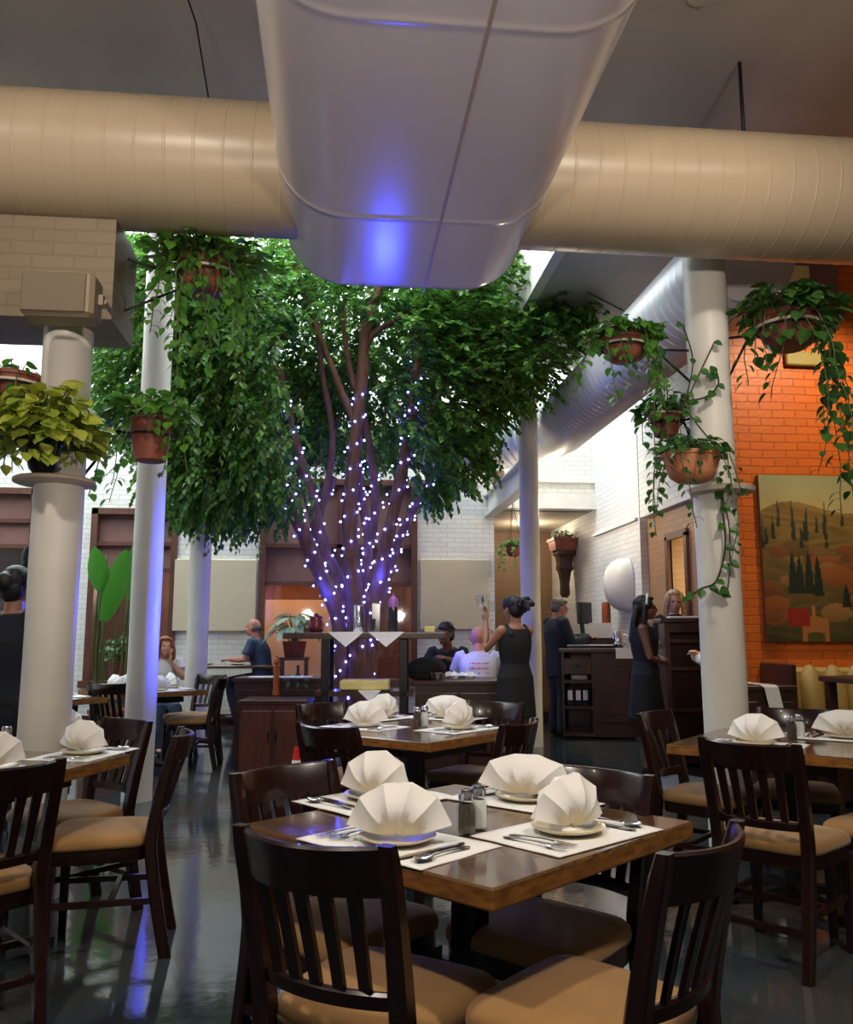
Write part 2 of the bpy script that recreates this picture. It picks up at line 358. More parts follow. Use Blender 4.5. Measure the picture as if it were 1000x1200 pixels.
sky2 = MB().box((5.8, 11.6, 6.28), (3.6, 2.2, .03)); struct(sky2, 'window_5', M['skyglow'], 'bright frosted skylight pane over the far right corner')
# back wall with window bays and the corridor mouth
W0 = (UX(-130), UX(38), .55, ZY(572, 20)); W1 = (UX(103), UX(206), .55, ZY(596, 150)); W2 = (UX(303), UX(489), .55, ZY(562, 400)); CO = (UX(580), 3.92, 0, ZY(597, 650))
struct(wall_cells(MB(), -7.0, 3.92, 0, 6.3, [W0, W1, W2, CO], VB, .25), 'wall_back', M['brick_white'], 'white painted brick back wall behind the tree')
struct(MB().box((-1.6, VB-.02, .08), (CO[0]+7-.1+1.4, .04, .16)).box((0,VB+.05,.08),(.01,.01,.01)), 'baseboard_back', M['darkwood'])
ZT = float(at_d(757, 605, 10.9)[2])
wr = MB(); wall_cells(wr, 10.75, 15.5, 0, 6.3, [], 3.9, .10, 'y'); struct(wr, 'wall_right', M['brick_white_side'], 'white painted brick side wall at the right')
wt = MB(); wall_cells(wt, 7.2, 10.9, 0, ZT, [(9.50, 10.0, 0, 2.42)], 4.0, .3, 'y'); struct(wt, 'wall_entry', M['brick_tan'], 'tan painted brick wall by the entry')
struct(MB().box((4.2, 8.92, (ZT+6.3)/2), (.6, 3.6, 6.3-ZT)), 'wall_upper', M['brick_white_side'], 'white brick above the tan entry wall')
struct(MB().box((3.88, 11.75, ZT), (.05, 1.9, .035)), 'trim_3', M['plaster'], 'thin ledge along the white side wall')
struct(MB().box((4.36, 9.75, 1.2), (.02, .7, 2.5)), 'door_1', M['doorglow'], 'narrow bright doorway in the tan wall')
df = MB(); df.box((3.99, 9.46, 1.23), (.06, .08, 2.46)).box((3.99, 10.04, 1.23), (.06, .08, 2.46)).box((3.99, 9.75, 2.46), (.06, .66, .08)); struct(df, 'trim_4', M['frame'], 'dark frame of the narrow bright doorway')
# corridor
co = MB(); co.box((CO[0]-.12, 14.2, CO[3]/2), (.2, 2.5, CO[3])); co.box(((CO[0]+3.9)/2, 15.55, CO[3]/2), (4.1-CO[0], .2, CO[3])); struct(co, 'wall_corridor', M['brick_brown'], 'brown corridor walls beyond the host counter')
struct(MB().box(((CO[0]+3.9)/2, 14.2, CO[3]+.1), (4.1-CO[0], 2.7, .2)), 'ceiling_corridor', M['ceil'], 'grey corridor ceiling')
# ledges on the back wall
ld = MB(); zl = ZY(562, 540); ld.box(((UX(495)+UX(560))/2, VB-.03, zl), (UX(560)-UX(495)+.3, .06, .05)); ld.box(((UX(600)+3.9)/2, VB-.03, zl), (3.9-UX(600), .06, .05)); ld.box(((CO[0]+3.9)/2, VB-.05, CO[3]+.12), (3.9-CO[0]+.05, .1, .24)); struct(ld, 'trim_5', M['plaster'], 'white ledges and lintel over the corridor mouth')
# rooms beyond the windows
bw = MB(); bw.box((-2.5, 15.6, 1.6), (8, .1, 3.4)); bw.box((-2.6, 14.3, 3.3), (8, 2.6, .1)); bw.box((1.2, 14.3, 1.6), (.1, 2.7, 3.4)); bw.box((-7, 14.3, 1.6), (.1, 2.7, 3.4)); struct(bw, 'wall_beyond', M['shade'], 'mauve brown room seen through the back windows')
def window(idx, W, nx, zb, lab, open_cells=()):
    u0, u1, z0, z1 = W; f = MB(); t = .09
    f.box((u0+t/2, VB+.05, (z0+z1)/2), (t, .2, z1-z0)); f.box((u1-t/2, VB+.05, (z0+z1)/2), (t, .2, z1-z0)); f.box(((u0+u1)/2, VB+.05, z1-t/2), (u1-u0, .2, t)); f.box(((u0+u1)/2, VB+.03, z0+t/2), (u1-u0+.1, .26, t))
    for q in zb: f.box(((u0+u1)/2, VB+.06, q), (u1-u0-.02, .1, .06))
    for k in range(1, nx): f.box((u0+(u1-u0)*k/nx, VB+.06, (z0+z1)/2), (.07, .1, z1-z0-.02))
    o = struct(f, 'window_%d' % idx, M['frame'], lab)
    MB().box(((u0+u1)/2, VB+.08, (z0+zb[0])/2), (u1-u0-.1, .012, zb[0]-z0)).build('pane', M['pane'], o)
    p = MB().box(((u0+u1)/2, VB+.1, (z1+zb[0])/2), (u1-u0-.1, .02, z1-zb[0]-.02)); p.build('shade_panel', M['shade'], o)
window(1, W1, 1, [ZY(668,150), ZY(637,150)], 'brown wood window behind the tall banana-leaved plant')
window(2, W2, 2, [ZY(684,400), ZY(640,400)], 'wide brown wood window behind the lit tree trunks')
window(3, W0, 1, [ZY(640,20), ZY(610,20)], 'brown wood window at the far left edge')
# lit things in the room beyond
struct(MB().box(((UX(318)+UX(365))/2-.2, 15.4, 1.15), (2.2, .1, 1.5)), 'wall_lit', M['white'], 'white wall seen through the wide window')
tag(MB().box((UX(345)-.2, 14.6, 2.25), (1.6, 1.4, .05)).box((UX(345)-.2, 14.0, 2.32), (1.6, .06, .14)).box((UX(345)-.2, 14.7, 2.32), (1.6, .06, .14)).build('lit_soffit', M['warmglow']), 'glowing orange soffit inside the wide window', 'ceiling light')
# beam with speaker, column rows
def column(name, u, v, z1, r, lab):
    m = MB(); zz = np.linspace(0, z1, 24); m.lathe([(r*(1+.012*math.sin(z*5.3+u)), z) for z in zz], (u, v, 0), 28)
    o = m.build(name, M['column'], None, True, 60, label=lab, cat='column', kind='structure')
    return o
CA = cw(-1.93, 4.42); CBp = cw(-2.26, 6.9); CC = cw(-2.55, 9.6); CD = cw(1.24, 10.2); CE = cw(1.80, 5.25)
column('column', CA[0], CA[1], 2.9, .125, 'stout cream column under the brick beam at left, carrying a plant shelf')
column('column', CBp[0], CBp[1], 4.72, .118, 'slim white column lit blue on its right side, second in the left row')
column('column', CC[0], CC[1], 4.72, .118, 'farthest white column of the left row, near the beige wall panel')
column('column', CD[0], CD[1], 4.72, .118, 'white column beside the server in the black dress')
column('column', CE[0], CE[1], 3.95, .130, 'thick white column wrapped in vines by the orange wall')
bm = MB().box((-4.25, CA[1]+.02, 3.17), (6.1, .46, .55)); struct(bm, 'trim_6', M['brick_beam'], 'tan brick beam on the stout cream column')
struct(MB().box((CBp[0], 9.6, 4.83), (.3, 6.4, .26)), 'trim_7', M['plaster'], 'white beam along the left column row')
# orange wall
VO = 6.95; UO = float(at_v(836, 700, VO)[0])
struct(MB().box((UO+2.0, VO+.13, 2.4), (4.0, .26, 4.8)), 'wall_orange', M['brick_orange'], 'orange painted brick wall with the landscape painting')
struct(MB().box((UO+2.0, VO-.02, .07), (4.0, .04, .14)), 'baseboard_orange', M['darkwood'])
struct(MB().box((-7.1, 6, 3.1), (.2, 14, 6.3)), 'wall_left', M['plaster'], 'far left wall')
struct(MB().box((6.9, 3.4, 2.4), (.2, 7.4, 4.8)), 'wall_side', M['brick_tan'], 'far right wall')
# ------------------------------------------------------------------ ducts
def spiral(name, p0, p1, r, pitch, m, lab, ridge=.0022, n=64):
    p0 = np.array(p0, float); p1 = np.array(p1, float); L_ = np.linalg.norm(p1-p0); d = (p1-p0)/L_
    a = np.array([0,0,1.0]); x = -np.cross(d, a); x /= np.linalg.norm(x); y = np.cross(x, d)
    st = []; k = 0
    while k*pitch < L_:
        b = k*pitch
        for o, rr in ((0, ridge), (.007, ridge), (.011, 0), (pitch-.004, 0)): 
            if b+o <= L_: st.append((b+o, rr))
        k += 1
    rs = []
    for s_, rr in st:
        rs.append([p0+d*min(max(s_+pitch*.5*(j/n-.5)*(1 if 0 < s_ < L_-pitch else 0), 0), L_)+(r+rr)*(x*math.cos(2*PI*j/n)+y*math.sin(2*PI*j/n)) for j in range(n)])
    m_ = MB(); m_.rings(rs); return m_.build(name, m, None, True, 14, label=lab, cat='air duct')
ZD = 3.80; VD = 4.45; RD = .35; UM = .36
spiral('air_duct', (-6.8, VD, ZD), (UM-.45, VD, ZD), RD, .147, M['duct'], 'fat beige spiral air duct running left from the big centre duct')
spiral('air_duct', (UM+.45, VD, ZD), (6.7, VD, ZD), RD, .135, M['duct'], 'fat beige spiral air duct running right toward the orange wall')
def rrect(W, Hh, r, n=8):
    o = []
    for cx, cz, a0 in ((W/2-r, Hh/2-r, 0), (-W/2+r, Hh/2-r, 90), (-W/2+r, -Hh/2+r, 180), (W/2-r, -Hh/2+r, 270)):
        for k in range(n+1): a = rad(a0+90*k/n); o.append((cx+r*math.cos(a), cz+r*math.sin(a)))
    return o
md = MB(); rs = []
for v, k in ((-3.0, 1), (2.57, 1), (2.6, 1), (2.605, 1.003), (2.625, 1.003), (2.63, 1), (2.66, 1), (3.96, 1), (3.99, 1), (3.995, 1.004), (4.015, 1.004), (4.02, 1), (4.05, 1), (4.78, 1), (4.81, 1), (4.86, .985), (4.89, .95)):
    rs.append([(UM+x*k, v, 3.80+z*k) for x, z in rrect(1.42, .94, .36)])
md.rings(rs); mdo = md.build('air_duct', M['duct_main'], None, True, 45, label='huge pale flat-oval centre duct overhead pointing at the tree', cat='air duct')
sm = MB().box((UM+.12, .9, 3.328), (.012, 8, .004)); sm.build('seam', M['duct'], mdo)
FD = [(2.80, 5.4, 3.92), (2.79, 7.2, 3.92), (2.78, 9.4, 3.92), (2.78, 10.4, 3.92), (2.66, 11.0, 3.92), (2.30, 11.45, 3.92), (1.6, 11.6, 3.92), (-1.2, 11.6, 3.92)]
pts = []
for a, b in zip(FD, FD[1:]):
    a, b = np.array(a), np.array(b); nn = max(2, int(np.linalg.norm(b-a)/.06))
    for k in range(nn): pts.append(a+(b-a)*k/nn)
pts.append(np.array(FD[-1])); rr = []; P2 = []
for i, p in enumerate(pts):
    P2 += [p]; rr += [.342 if i % 2 else .362]
MB().tube(P2, rr, 32).build('air_duct', M['duct_far'], None, True, 25, label='ribbed white air duct bending along the far right corner', cat='air duct')
hg = 0
for u, v, zt, lab in ((4.05-.0, 4.45, 4.7, 'thin dark hanger rod above the right beige duct'),):
    MB().tube([(2.36, 4.5, 4.14), (2.36, 4.5, ZC)], .011, 6).build('hanger_rod', M['iron'], None, True, label=lab, cat='rod')
def wire(pts, r, lab, name='wire', m='iron', cat='wire'): return MB().tube([np.array(p) for p in pts], r, 5).build(name, M[m], None, True, label=lab, cat=cat)
wire([(1.13, 4.35, 4.14), (1.16, 4.3, 4.35), (1.3, 3.6, ZC)], .006, 'thin wire from ceiling to the right duct beside the centre duct')
wire([(-.75, 4.45, 4.15), (-.78, 4.1, 4.4), (-.95, 3.2, ZC)], .005, 'thin wire from ceiling to the left beige duct')
wire([(-1.4, 4.75, 4.18), (-.7, 4.8, 4.2), (-.3, 4.8, 4.17)], .012, 'loose grey cables lying along the top of the left duct')
wire([(2.45, 8.0, ZC), (2.6, 7.4, 4.28)], .008, 'diagonal hanger strap on the ribbed far duct')
ce = MB(); ce.lathe([(.07, -.012), (.075, 0)], (0,0,0), 20); co_ = ce.build('ceiling_outlet', M['ceil'], None, True, 40, label='small round ceiling outlet plate above the right duct', cat='outlet'); co_.location = (1.9, 4.0, ZC)
# steel beam from column to wall
zb0 = 3.22; b = MB(); y0, y1 = CD[1]+.1, VB
for z, w, h in ((zb0+.16, .16, .025), (zb0-.16, .16, .025), (zb0, .02, .3)): b.box((CD[0]-.02, (y0+y1)/2, z), (w, y1-y0, h))
struct(b, 'trim_8', M['plaster'], 'white steel beam from column to corridor lintel')
fx = MB().box((0,0,0), (.3, .22, .14), bev=.02); q = at_v(508, 573, VB-.14); f = fx.build('wall_unit', M['speaker'], None, True, 40, label='small grey box mounted on the back wall right of the tree', cat='wall unit'); place(f, q)
q = at_v(592, 548, 11.9); f = MB().box((0,0,.02), (.16,.2,.22), bev=.02).build('junction_box', M['speaker'], None, True, 40, label='small dark box standing on the white steel beam', cat='box'); place(f, (CD[0]-.02, 11.9, zb0+.27))
# acoustic panels
def panel(px0, px1, py0, py1, lab):
    a = at_v(px0, py0, VB-.03); b_ = at_v(px1, py1, VB-.03); m = MB().box((0, 0, 0), (b_[0]-a[0], .05, a[2]-b_[2]), bev=.012)
    o = m.build('acoustic_panel', M['beigepanel'], None, False, label=lab, cat='wall panel'); o.location = ((a[0]+b_[0])/2, VB-.03, (a[2]+b_[2])/2)
panel(205, 299, 655, 740, 'square beige wall panel behind the farthest left column')
panel(493, 574, 655, 738, 'square beige wall panel between the wide window and the corridor')
# loudspeaker on the beam
sp = empty('loudspeaker', at_v(73, 350, 4.06), 0, label='tan box loudspeaker fixed to the brick beam at upper left', cat='loudspeaker')
MB().box((0, 0, 0), (.335, .17, .225), bev=.02).build('cabinet', M['speaker'], sp, True, 40)
MB().box((-.012, -.088, -.002), (.29, .012, .19), bev=.004).build('grille', M['grille'], sp)
MB().tube([(.19, .02, 0), (.19, .17, 0)], .012, 8).box((.175, .02, 0), (.03, .05, .05)).build('bracket', M['speaker'], sp, True, 40)
# wall sconce
sc_p = np.array([3.89, 11.35, float(at_d(728, 684, 11.5)[2])]); s_ = MB(); rs = []
for k in range(13):
    a = PI*k/12; rs.append([(-math.sin(b*PI/12)*.30*math.sin(a)**.8-.001, math.cos(b*PI/12)*.34*math.sin(a)**.6, -.36*math.cos(a)) for b in range(13)])
vv = MB(); vv.rings(rs); so = vv.build('wall_sconce', M['white'], None, True, 40, label='large white half-round sconce on the white side wall', cat='sconce'); so.location = tuple(sc_p)
# ------------------------------------------------------------------ chairs
def make_chair():
    root = empty('dining_chair'); W = M['chairwood']
    n = 14                                                      # cushion: crowned, rounded trapezoid
    def outline(k, z, cr):
        o = []
        for j in range(40):
            a = 2*PI*j/40; c, s = math.cos(a), math.sin(a); e = .36
            x = abs(c)**e*math.copysign(1, c); y = abs(s)**e*math.copysign(1, s)
            o.append((x*(.215+.018*y)*k, y*.205*k, z))
        return o
    m = MB(); m.rings([outline(.93, .425, 0), outline(.99, .43, 0), outline(1.0, .445, 0), outline(.985, .462, 0), outline(.93, .475, 0), outline(.8, .482, 0), outline(.5, .487, 0), outline(.2, .489, 0)])
    m.build('seat', M['suede'], root, True, 80)
    m = MB(); m.rings([outline(.955, .375, 0), outline(.965, .38, 0), outline(.965, .426, 0)]); m.build('seat_frame', W, root, True, 40)
    back = lambda z: -.205-.085*max(0, (z-.45)/.41)**1.25         # rake of the back
    for s in (-1, 1):                                           # rear leg runs up as the back post
        m = MB(); rs = []
        for z in np.linspace(0, .86, 20):
            y = back(z) if z > .45 else -.205-.075*((.45-z)/.45)**1.3
            x = s*(.178+.012*max(0, z-.45)/.41); w = .019+.004*math.sin(PI*min(1, z/.9)); d = .024-.006*max(0, z-.5)/.36
            if z > .85: w *= .85; d *= .8
            rs.append([(x+a*w, y+b*d, z) for a, b in ((-1,-.7),(-.7,-1),(.7,-1),(1,-.7),(1,.7),(.7,1),(-.7,1),(-1,.7))])
        m.rings(rs); m.build('leg', W, root, True, 40)
        m = MB(); rs = []
        for z, w in ((0, .015), (.2, .018), (.38, .021)): rs.append([(s*.190+a*w, .170+b*w, z) for a, b in ((-1,-.8),(-.8,-1),(.8,-1),(1,-.8),(1,.8),(.8,1),(-.8,1),(-1,.8))])
        m.rings(rs); m.build('leg', W, root, True, 40)
    def rail(z0, z1, hw, bow, th, crest=0):
        m = MB(); rs = []
        for k in range(17):
            t = -1+k/8; x = t*hw; dy = -bow*(1-t*t); zt = z1+crest*(1-t*t); y0 = back(z0)+dy; y1 = back(zt)+dy
            rs.append([(x, y0-th, z0), (x, y0+th, z0), (x, y1+th, zt-.006), (x, y1+th*.4, zt), (x, y1-th*.4, zt), (x, y1-th, zt-.006)])
        return m.rings(rs)
    rail(.755, .858, .178, .060, .011, -.004).build('top_rail', W, root, True, 40)
    rail(.525, .560, .168, .036, .010).build('lower_rail', W, root, True, 40)
    for k in range(5):
        t = -.66+.33*k; m = MB(); rs = []
        for z in np.linspace(.545, .77, 6):
            f = (z-.545)/.225; x = t*(.168+.010*f); y = back(z)-(.036+.022*f)*(1-t*t); w = .0135+.003*f
            rs.append([(x-w, y-.006, z), (x+w, y-.006, z), (x+w, y+.006, z), (x-w, y+.006, z)])
        m.rings(rs); m.build('slat', W, root)
    for p, q in (((-.19,.165,.22),(-.183,-.235,.22)), ((.19,.165,.22),(.183,-.235,.22)), ((-.186,-.06,.22),(.186,-.06,.22))):
        MB().bar(p, q, .018, .024).build('stretcher', W, root)
    MB().bar((-.18,-.245,.16), (.18,-.245,.16), .018, .024).build('stretcher', W, root)
    return root
chair0 = make_chair(); used_chair = [False]
def chair(bx, by, fx, fy, label, group=None, off=.275):             # back-rail centre and facing, metres from the camera
    q = math.hypot(fx, fy); fx, fy = fx/q, fy/q
    o = chair0 if not used_chair[0] else copy_tree(chair0); used_chair[0] = True
    place(o, cw(bx+fx*off, by+fy*off), cang(fx, fy)); o['label'] = label; o['category'] = 'chair'
    if group: o['group'] = group
    return o
# ------------------------------------------------------------------ tables
def make_table(side=.9, top='tabletop', h=.75):
    root = empty('dining_table')
    tt = MB().box((0, 0, h-.024), (side, side, .048), bev=.005)
    tt.m = [0 if i in (len(tt.f)-1, len(tt.f)-2) or i >= 16 else 1 for i in range(len(tt.f))]
    tt.build('tabletop', [M[top], M['table_edge']], root)
    MB().box((0, 0, h-.09), (side-.34, side-.34, .05)).build('apron', M['black'], root)
    MB().box((0, 0, (h-.1)/2+.02), (.085, .085, h-.12), bev=.012).build('pedestal', M['black'], root)
    m = MB()
    for k in range(4):
        R = rotz(k*PI/2+PI/4); m.bar(R@np.array([0,0,.06]), R@np.array([.36,0,.03]), .06, .05, w1=.05, h1=.022)
    m.build('base', M['black'], root)
    for k in range(4):
        R = rotz(k*PI/2+PI/4); MB().lathe([(.02, 0), (.022, .012), (.016, .02)], R@np.array([.345,0,0]), 10).build('foot', M['black'], root)
    return root
# ------------------------------------------------------------------ place settings (built once, copied)
def napkin_mesh(seed):
    """tall pleated fan of stiff cloth: two curved leaves of pleats meeting along the scalloped rim"""
    r_ = random.Random(seed); m = MB(); K = 6; R0 = .122; lob = [1+r_.uniform(-.07, .07) for _ in range(K)]; S_ = 7
    def leaf(side):
        cols = []
        for k in range((K-1)*2+1):
            a = rad(12+156*k/(2*(K-1))); ridge = .012 if k % 2 == 0 else -.013
            L_ = lob[k//2] if k % 2 == 0 else .5*(lob[k//2]+lob[k//2+1])*.975
            c = []
            for j in range(S_+1):
                t = .08+.92*j/S_; rr = R0*L_*t; x = (1.1, .92, 1.25, 1.0)[seed % 4]*rr*math.cos(a); z = rr*math.sin(a)*1.12
                y = side*(.006+.050*math.sin(PI*min(1, t*1.02))*max(0, math.sin(max(a, .12)))**.5+ridge*t*(1-t*.5))
                c.append((x, y, max(.0, .008+z)))
            cols.append(c)
        return cols
    n = ((K-1)*2+1)*(S_+1)
    for side in (1, -1):
        cols = leaf(side); fs = []
        for k in range(len(cols)-1):
            for j in range(S_):
                q = (k*(S_+1)+j, k*(S_+1)+j+1, (k+1)*(S_+1)+j+1, (k+1)*(S_+1)+j); fs.append(q if side < 0 else q[::-1])
        m.add([p for c in cols for p in c], fs)
    for k in range((K-1)*2):
        for j in (S_, 0):
            q = (k*(S_+1)+j, n+k*(S_+1)+j, n+(k+1)*(S_+1)+j, (k+1)*(S_+1)+j); m.f.append(q if j else q[::-1]); m.m.append(0)
    return m.mesh('napkin', M['cloth'], True, 42)
NAPK = [napkin_mesh(k) for k in range(4)]
pm = MB(); pm.lathe([(.055, 0), (.06, .001), (.085, .010), (.098, .017), (.099, .019), (.096, .0195), (.083, .0135), (.058, .006), (.01, .005)], n=32); PLATE = pm.mesh('plate', M['plate'], True, 60)
mm = MB()
for i in range(1): pass
nx, ny = 24, 16; vv = []; ff = []
for i in range(nx+1):
    for j in range(ny+1):
        x = -.22+.44*i/nx; y = -.15+.30*j/ny; vv.append((x, y, .0022+.0010*math.sin(i*1.3+j*.7)*(abs(x)/.22)**3))
for i in range(nx):
    for j in range(ny): a = i*(ny+1)+j; ff.append((a, a+ny+1, a+ny+2, a+1))
mm.add(vv, ff); MATM = mm.mesh('placemat', M['paper'], True)
bmx = bmesh.new(); bmx.from_mesh(MATM); rbot = bmesh.ops.extrude_face_region(bmx, geom=bmx.faces[:]); 
for v_ in [e for e in rbot['geom'] if isinstance(e, bmesh.types.BMVert)]: v_.co.z = 0
bmesh.ops.recalc_face_normals(bmx, faces=bmx.faces); bmx.to_mesh(MATM); bmx.free()
def cutlery(kind):
    m = MB(); z = .004
    def strip(pr, zf, th=.0022):                        # (y, half width) profile extruded with slight arch
        rs = [[(-w, y, zf(y)), (w, y, zf(y)), (w*.8, y, zf(y)+th), (-w*.8, y, zf(y)+th)] for y, w in pr]; m.rings(rs)
    arch = lambda y: .001+.010*max(0, math.sin((y+.10)/.2*PI))*.6
    if kind == 'fork':
        strip([(-.10, .004), (-.09, .009), (-.05, .006), (.0, .0035), (.035, .0035), (.045, .010), (.058, .0125)], arch)
        for x in (-.0105, -.0035, .0035, .0105): m.bar((x, .056, arch(.056)+.001), (x, .10, .005), .0036, .0022, w1=.0024, h1=.0018)
    elif kind == 'knife':
        strip([(-.11, .005), (-.10, .008), (-.02, .0075), (-.01, .006), (0, .009), (.08, .010), (.105, .006), (.115, .001)], lambda y: .002, .003)
    else:
        strip([(-.10, .004), (-.09, .009), (-.05, .006), (.0, .0035), (.04, .0035)], arch)
        m.rings([[(.021*f*math.cos(2*PI*j/16), .068+.031*f*math.sin(2*PI*j/16), .004+zz) for j in range(16)] for f, zz in ((.3, -.002), (.75, .001), (1, .006), (.95, .0072), (.7, .003), (.2, .0))])
    return m.mesh(kind, M['steel'], True, 50)
FORK, KNIFE, SPOON = cutlery('fork'), cutlery('knife'), cutlery('spoon')
def inst(name, me, loc, rz, label, cat, group=None):
    o = bpy.data.objects.new(name, me); COL.objects.link(o); place(o, loc, rz); return tag(o, label, cat, group)
def setting(T, ang, zt, where, seed, nap_rot=0, shift=0, full=True, out=.29, nap=1, at=None):
    """one place on table T=(x,y room); ang = outward heading of that edge"""
    d = np.array([math.cos(ang), math.sin(ang), 0]); s = np.array([-math.sin(ang), math.cos(ang), 0]); rz = ang+PI/2
    c = np.array([T[0], T[1], zt])+d*out+s*shift
    if at is not None: c = at_z(at[0], at[1], zt)
    tilt = rz+rad(random.Random(seed).uniform(-4, 4)); zl = .0012*(seed % 4)
    inst('placemat', MATM, c+np.array([0,0,.0004+zl]), tilt, 'white paper placemat %s' % where, 'placemat', 'placemats')
    zc = zt+.0036+zl
    inst('plate', PLATE, c+s*0+np.array([0,0,zc-zt]), 0, 'small cream bread plate %s' % where, 'plate', 'bread plates')
    if nap: inst('napkin', NAPK[seed % 4], c+np.array([0,0,zc-zt+.006]), rz+nap_rot, 'ivory fan-folded napkin %s' % where, 'napkin', 'fan-folded napkins')
    if full:
        # seen from the diner: forks to the left, knife and spoon to the right (local +x is to the diner's left here)
        def P(x, y): return c+s*x+d*y+np.array([0,0,zc-zt])
        fr = rz+PI
        inst('fork', FORK, P(-.135, .015), fr+.05, 'inner dinner fork %s' % where, 'fork', 'forks')
        inst('fork', FORK, P(-.172, .02), fr-.03, 'outer salad fork %s' % where, 'fork', 'forks')
        inst('knife', KNIFE, P(.135, .012), fr-.04, 'steel knife %s' % where, 'knife', 'knives')
        inst('spoon', SPOON, P(.175, .016), fr+.06, 'steel spoon %s' % where, 'spoon', 'spoons')
def shaker(loc, fill, where):
    nm = 'salt_shaker' if fill == 'salt' else 'pepper_shaker'
    r = empty(nm, loc, .3, label='glass %s with steel lid %s' % (nm.replace('_', ' '), where), cat='shaker')
    r.scale = (1.3, 1.3, 1.3)
    MB().lathe([(.019, 0), (.021, .003), (.021, .05), (.018, .064), (.014, .07)], n=8).build('jar', M['glass'], r, True, 30)
    MB().lathe([(.0165, .003), (.0178, .005), (.0178, .048), (.0155, .060), (.010, .062)], n=8).build('contents', M[fill], r, True, 30)
    MB().lathe([(.0155, .068), (.0165, .069), (.0165, .082), (.013, .089), (.004, .091)], n=16).build('lid', M['steel'], r, True, 40)
def loc3(x, y, z): return cw(x, y, z)
t0 = make_table()
TM = (.12, 2.5); place(t0, cw(*TM), cang(.69, .73)); tag(t0, 'front square wooden table with honey-coloured edge and four napkins', 'table')
tw = cw(*TM)
EA = lambda dx, dy: math.atan2(*reversed([float(q) for q in cw(dx, dy)[:2]]))
def settings4(T, base, zt, nm, which=(0,1,2,3), rots=(0,0,0,0), full=True, sh=(0,0,0,0), names=('front-left', 'front-right', 'back-right', 'back-left'), s0=0, ats=None):
    c = cw(*T)
    for k in which:
        a = base+k*PI/2; setting(c, EA(math.cos(a), math.sin(a)), zt, 'at the %s side of %s' % (names[k], nm), k+s0, rots[k], sh[k], full, at=ats[k] if ats else None)
settings4(TM, rad(225), .75, 'the front table', rots=(rad(40), rad(-20), rad(22), rad(-60)), ats=((466,988),(666,977),(617,939),(440,938)))
p = at_z(547, 978, .7505); shaker(p, 'pepper', 'on the front table, left of its pair'); p = at_z(561, 972, .7505); shaker(p, 'salt', 'on the front table, right of its pair')
chair(-.235, 1.87, .50, .87, 'dark slat-back chair nearest the camera, seen from behind left of the front table')
chair(-.44, 2.79, .75, -.66, 'dark chair pushed under the back-left side of the front table')
chair(.565, 1.86, -.77, .64, 'dark chair in the right foreground with its curved top rail toward us')
chair(.51, 2.74, -.67, -.74, 'dark chair tucked under the back-right side of the front table')
# table by the vine-wrapped column
t1 = copy_tree(t0); TR = (1.79, 4.36); ar = math.atan2(-.49, .68)
place(t1, cw(*TR), cang(math.cos(ar), math.sin(ar))); t1['label'] = 'square wooden table beside the vine-wrapped column at right'
settings4(TR, ar-PI/2, .75, 'the table by the vine-wrapped column', which=(0, 2), ats=((886,873),None,(992,866),None), rots=(0, .3, .2, 0), names=('near-left', 'near-right', 'far-right', 'far-left'))
p = at_z(929, 866, .7505); shaker(p, 'pepper', 'on the table by the vine-wrapped column'); p = at_z(938, 864, .7505); shaker(p, 'salt', 'on the table by the vine-wrapped column')
chair(1.28, 3.48, .69, .73, 'dark slat-back chair with its back to us at the right-hand table')
chair(1.26, 4.78, .78, -.62, 'reddish chair at the left of the right-hand table, by the column foot')
chair(2.10, 4.98, -.45, -.9, 'dark chair on the far side of the right-hand table, before the orange wall')
chair(2.16, 3.62, -.62, .78, 'dark chair cut off by the right edge of the photo, tan seat showing')
# middle table
t2 = copy_tree(t0); TMID = (-.06, 4.93); am = rad(-38)
place(t2, cw(*TMID), cang(math.cos(am), math.sin(am))); t2['label'] = 'square table in the middle, set with napkins before the service station'
settings4(TMID, am-PI/2, .75, 'the middle table', rots=(.4, -.3, .4, -.3), ats=((428,852),(538,855),(524,842),(449,842)))
p = at_z(489, 853, .7505); shaker(p, 'pepper', 'on the middle table, left of its pair'); p = at_z(498, 851, .7505); shaker(p, 'salt', 'on the middle table, right of its pair')
chair(-.46, 4.10, .65, .76, 'dark slat-back chair with its back to us at the middle table')
chair(-.64, 5.40, .75, -.66, 'chair at the back-left of the middle table, top rail showing above a napkin')
chair(.44, 4.25, -.86, .5, 'dark chair at the right of the middle table, back turned toward us')
chair(.42, 5.48, -.55, -.83, 'chair on the far side of the middle table, before the right counter')
# left table
t3 = copy_tree(t0); TL = (-1.85, 3.56); al = rad(78)
place(t3, cw(*TL), cang(math.cos(al), math.sin(al))); t3['label'] = 'square table at the left edge beside the stout cream column'
settings4(TL, rad(-12), .75, 'the left-edge table', which=(0, 1, 3), rots=(1.35, .2, .2, .4), names=('right', 'far', 'left', 'near'), ats=((98,884),(74,864),None,(-8,905)))
p = at_z(6, 882, .7505); shaker(p, 'salt', 'on the left-edge table')
chair(-1.38, 2.85, -.72, .69, 'dark chair in the left foreground cut off by the photo edge')
chair(-1.09, 3.80, -.958, -.22, 'dark chair seen side-on with tan seat, right of the left-edge table')
chair(-1.50, 4.34, -.62, -.78, 'brown chair at the far side of the left-edge table by the cream column')
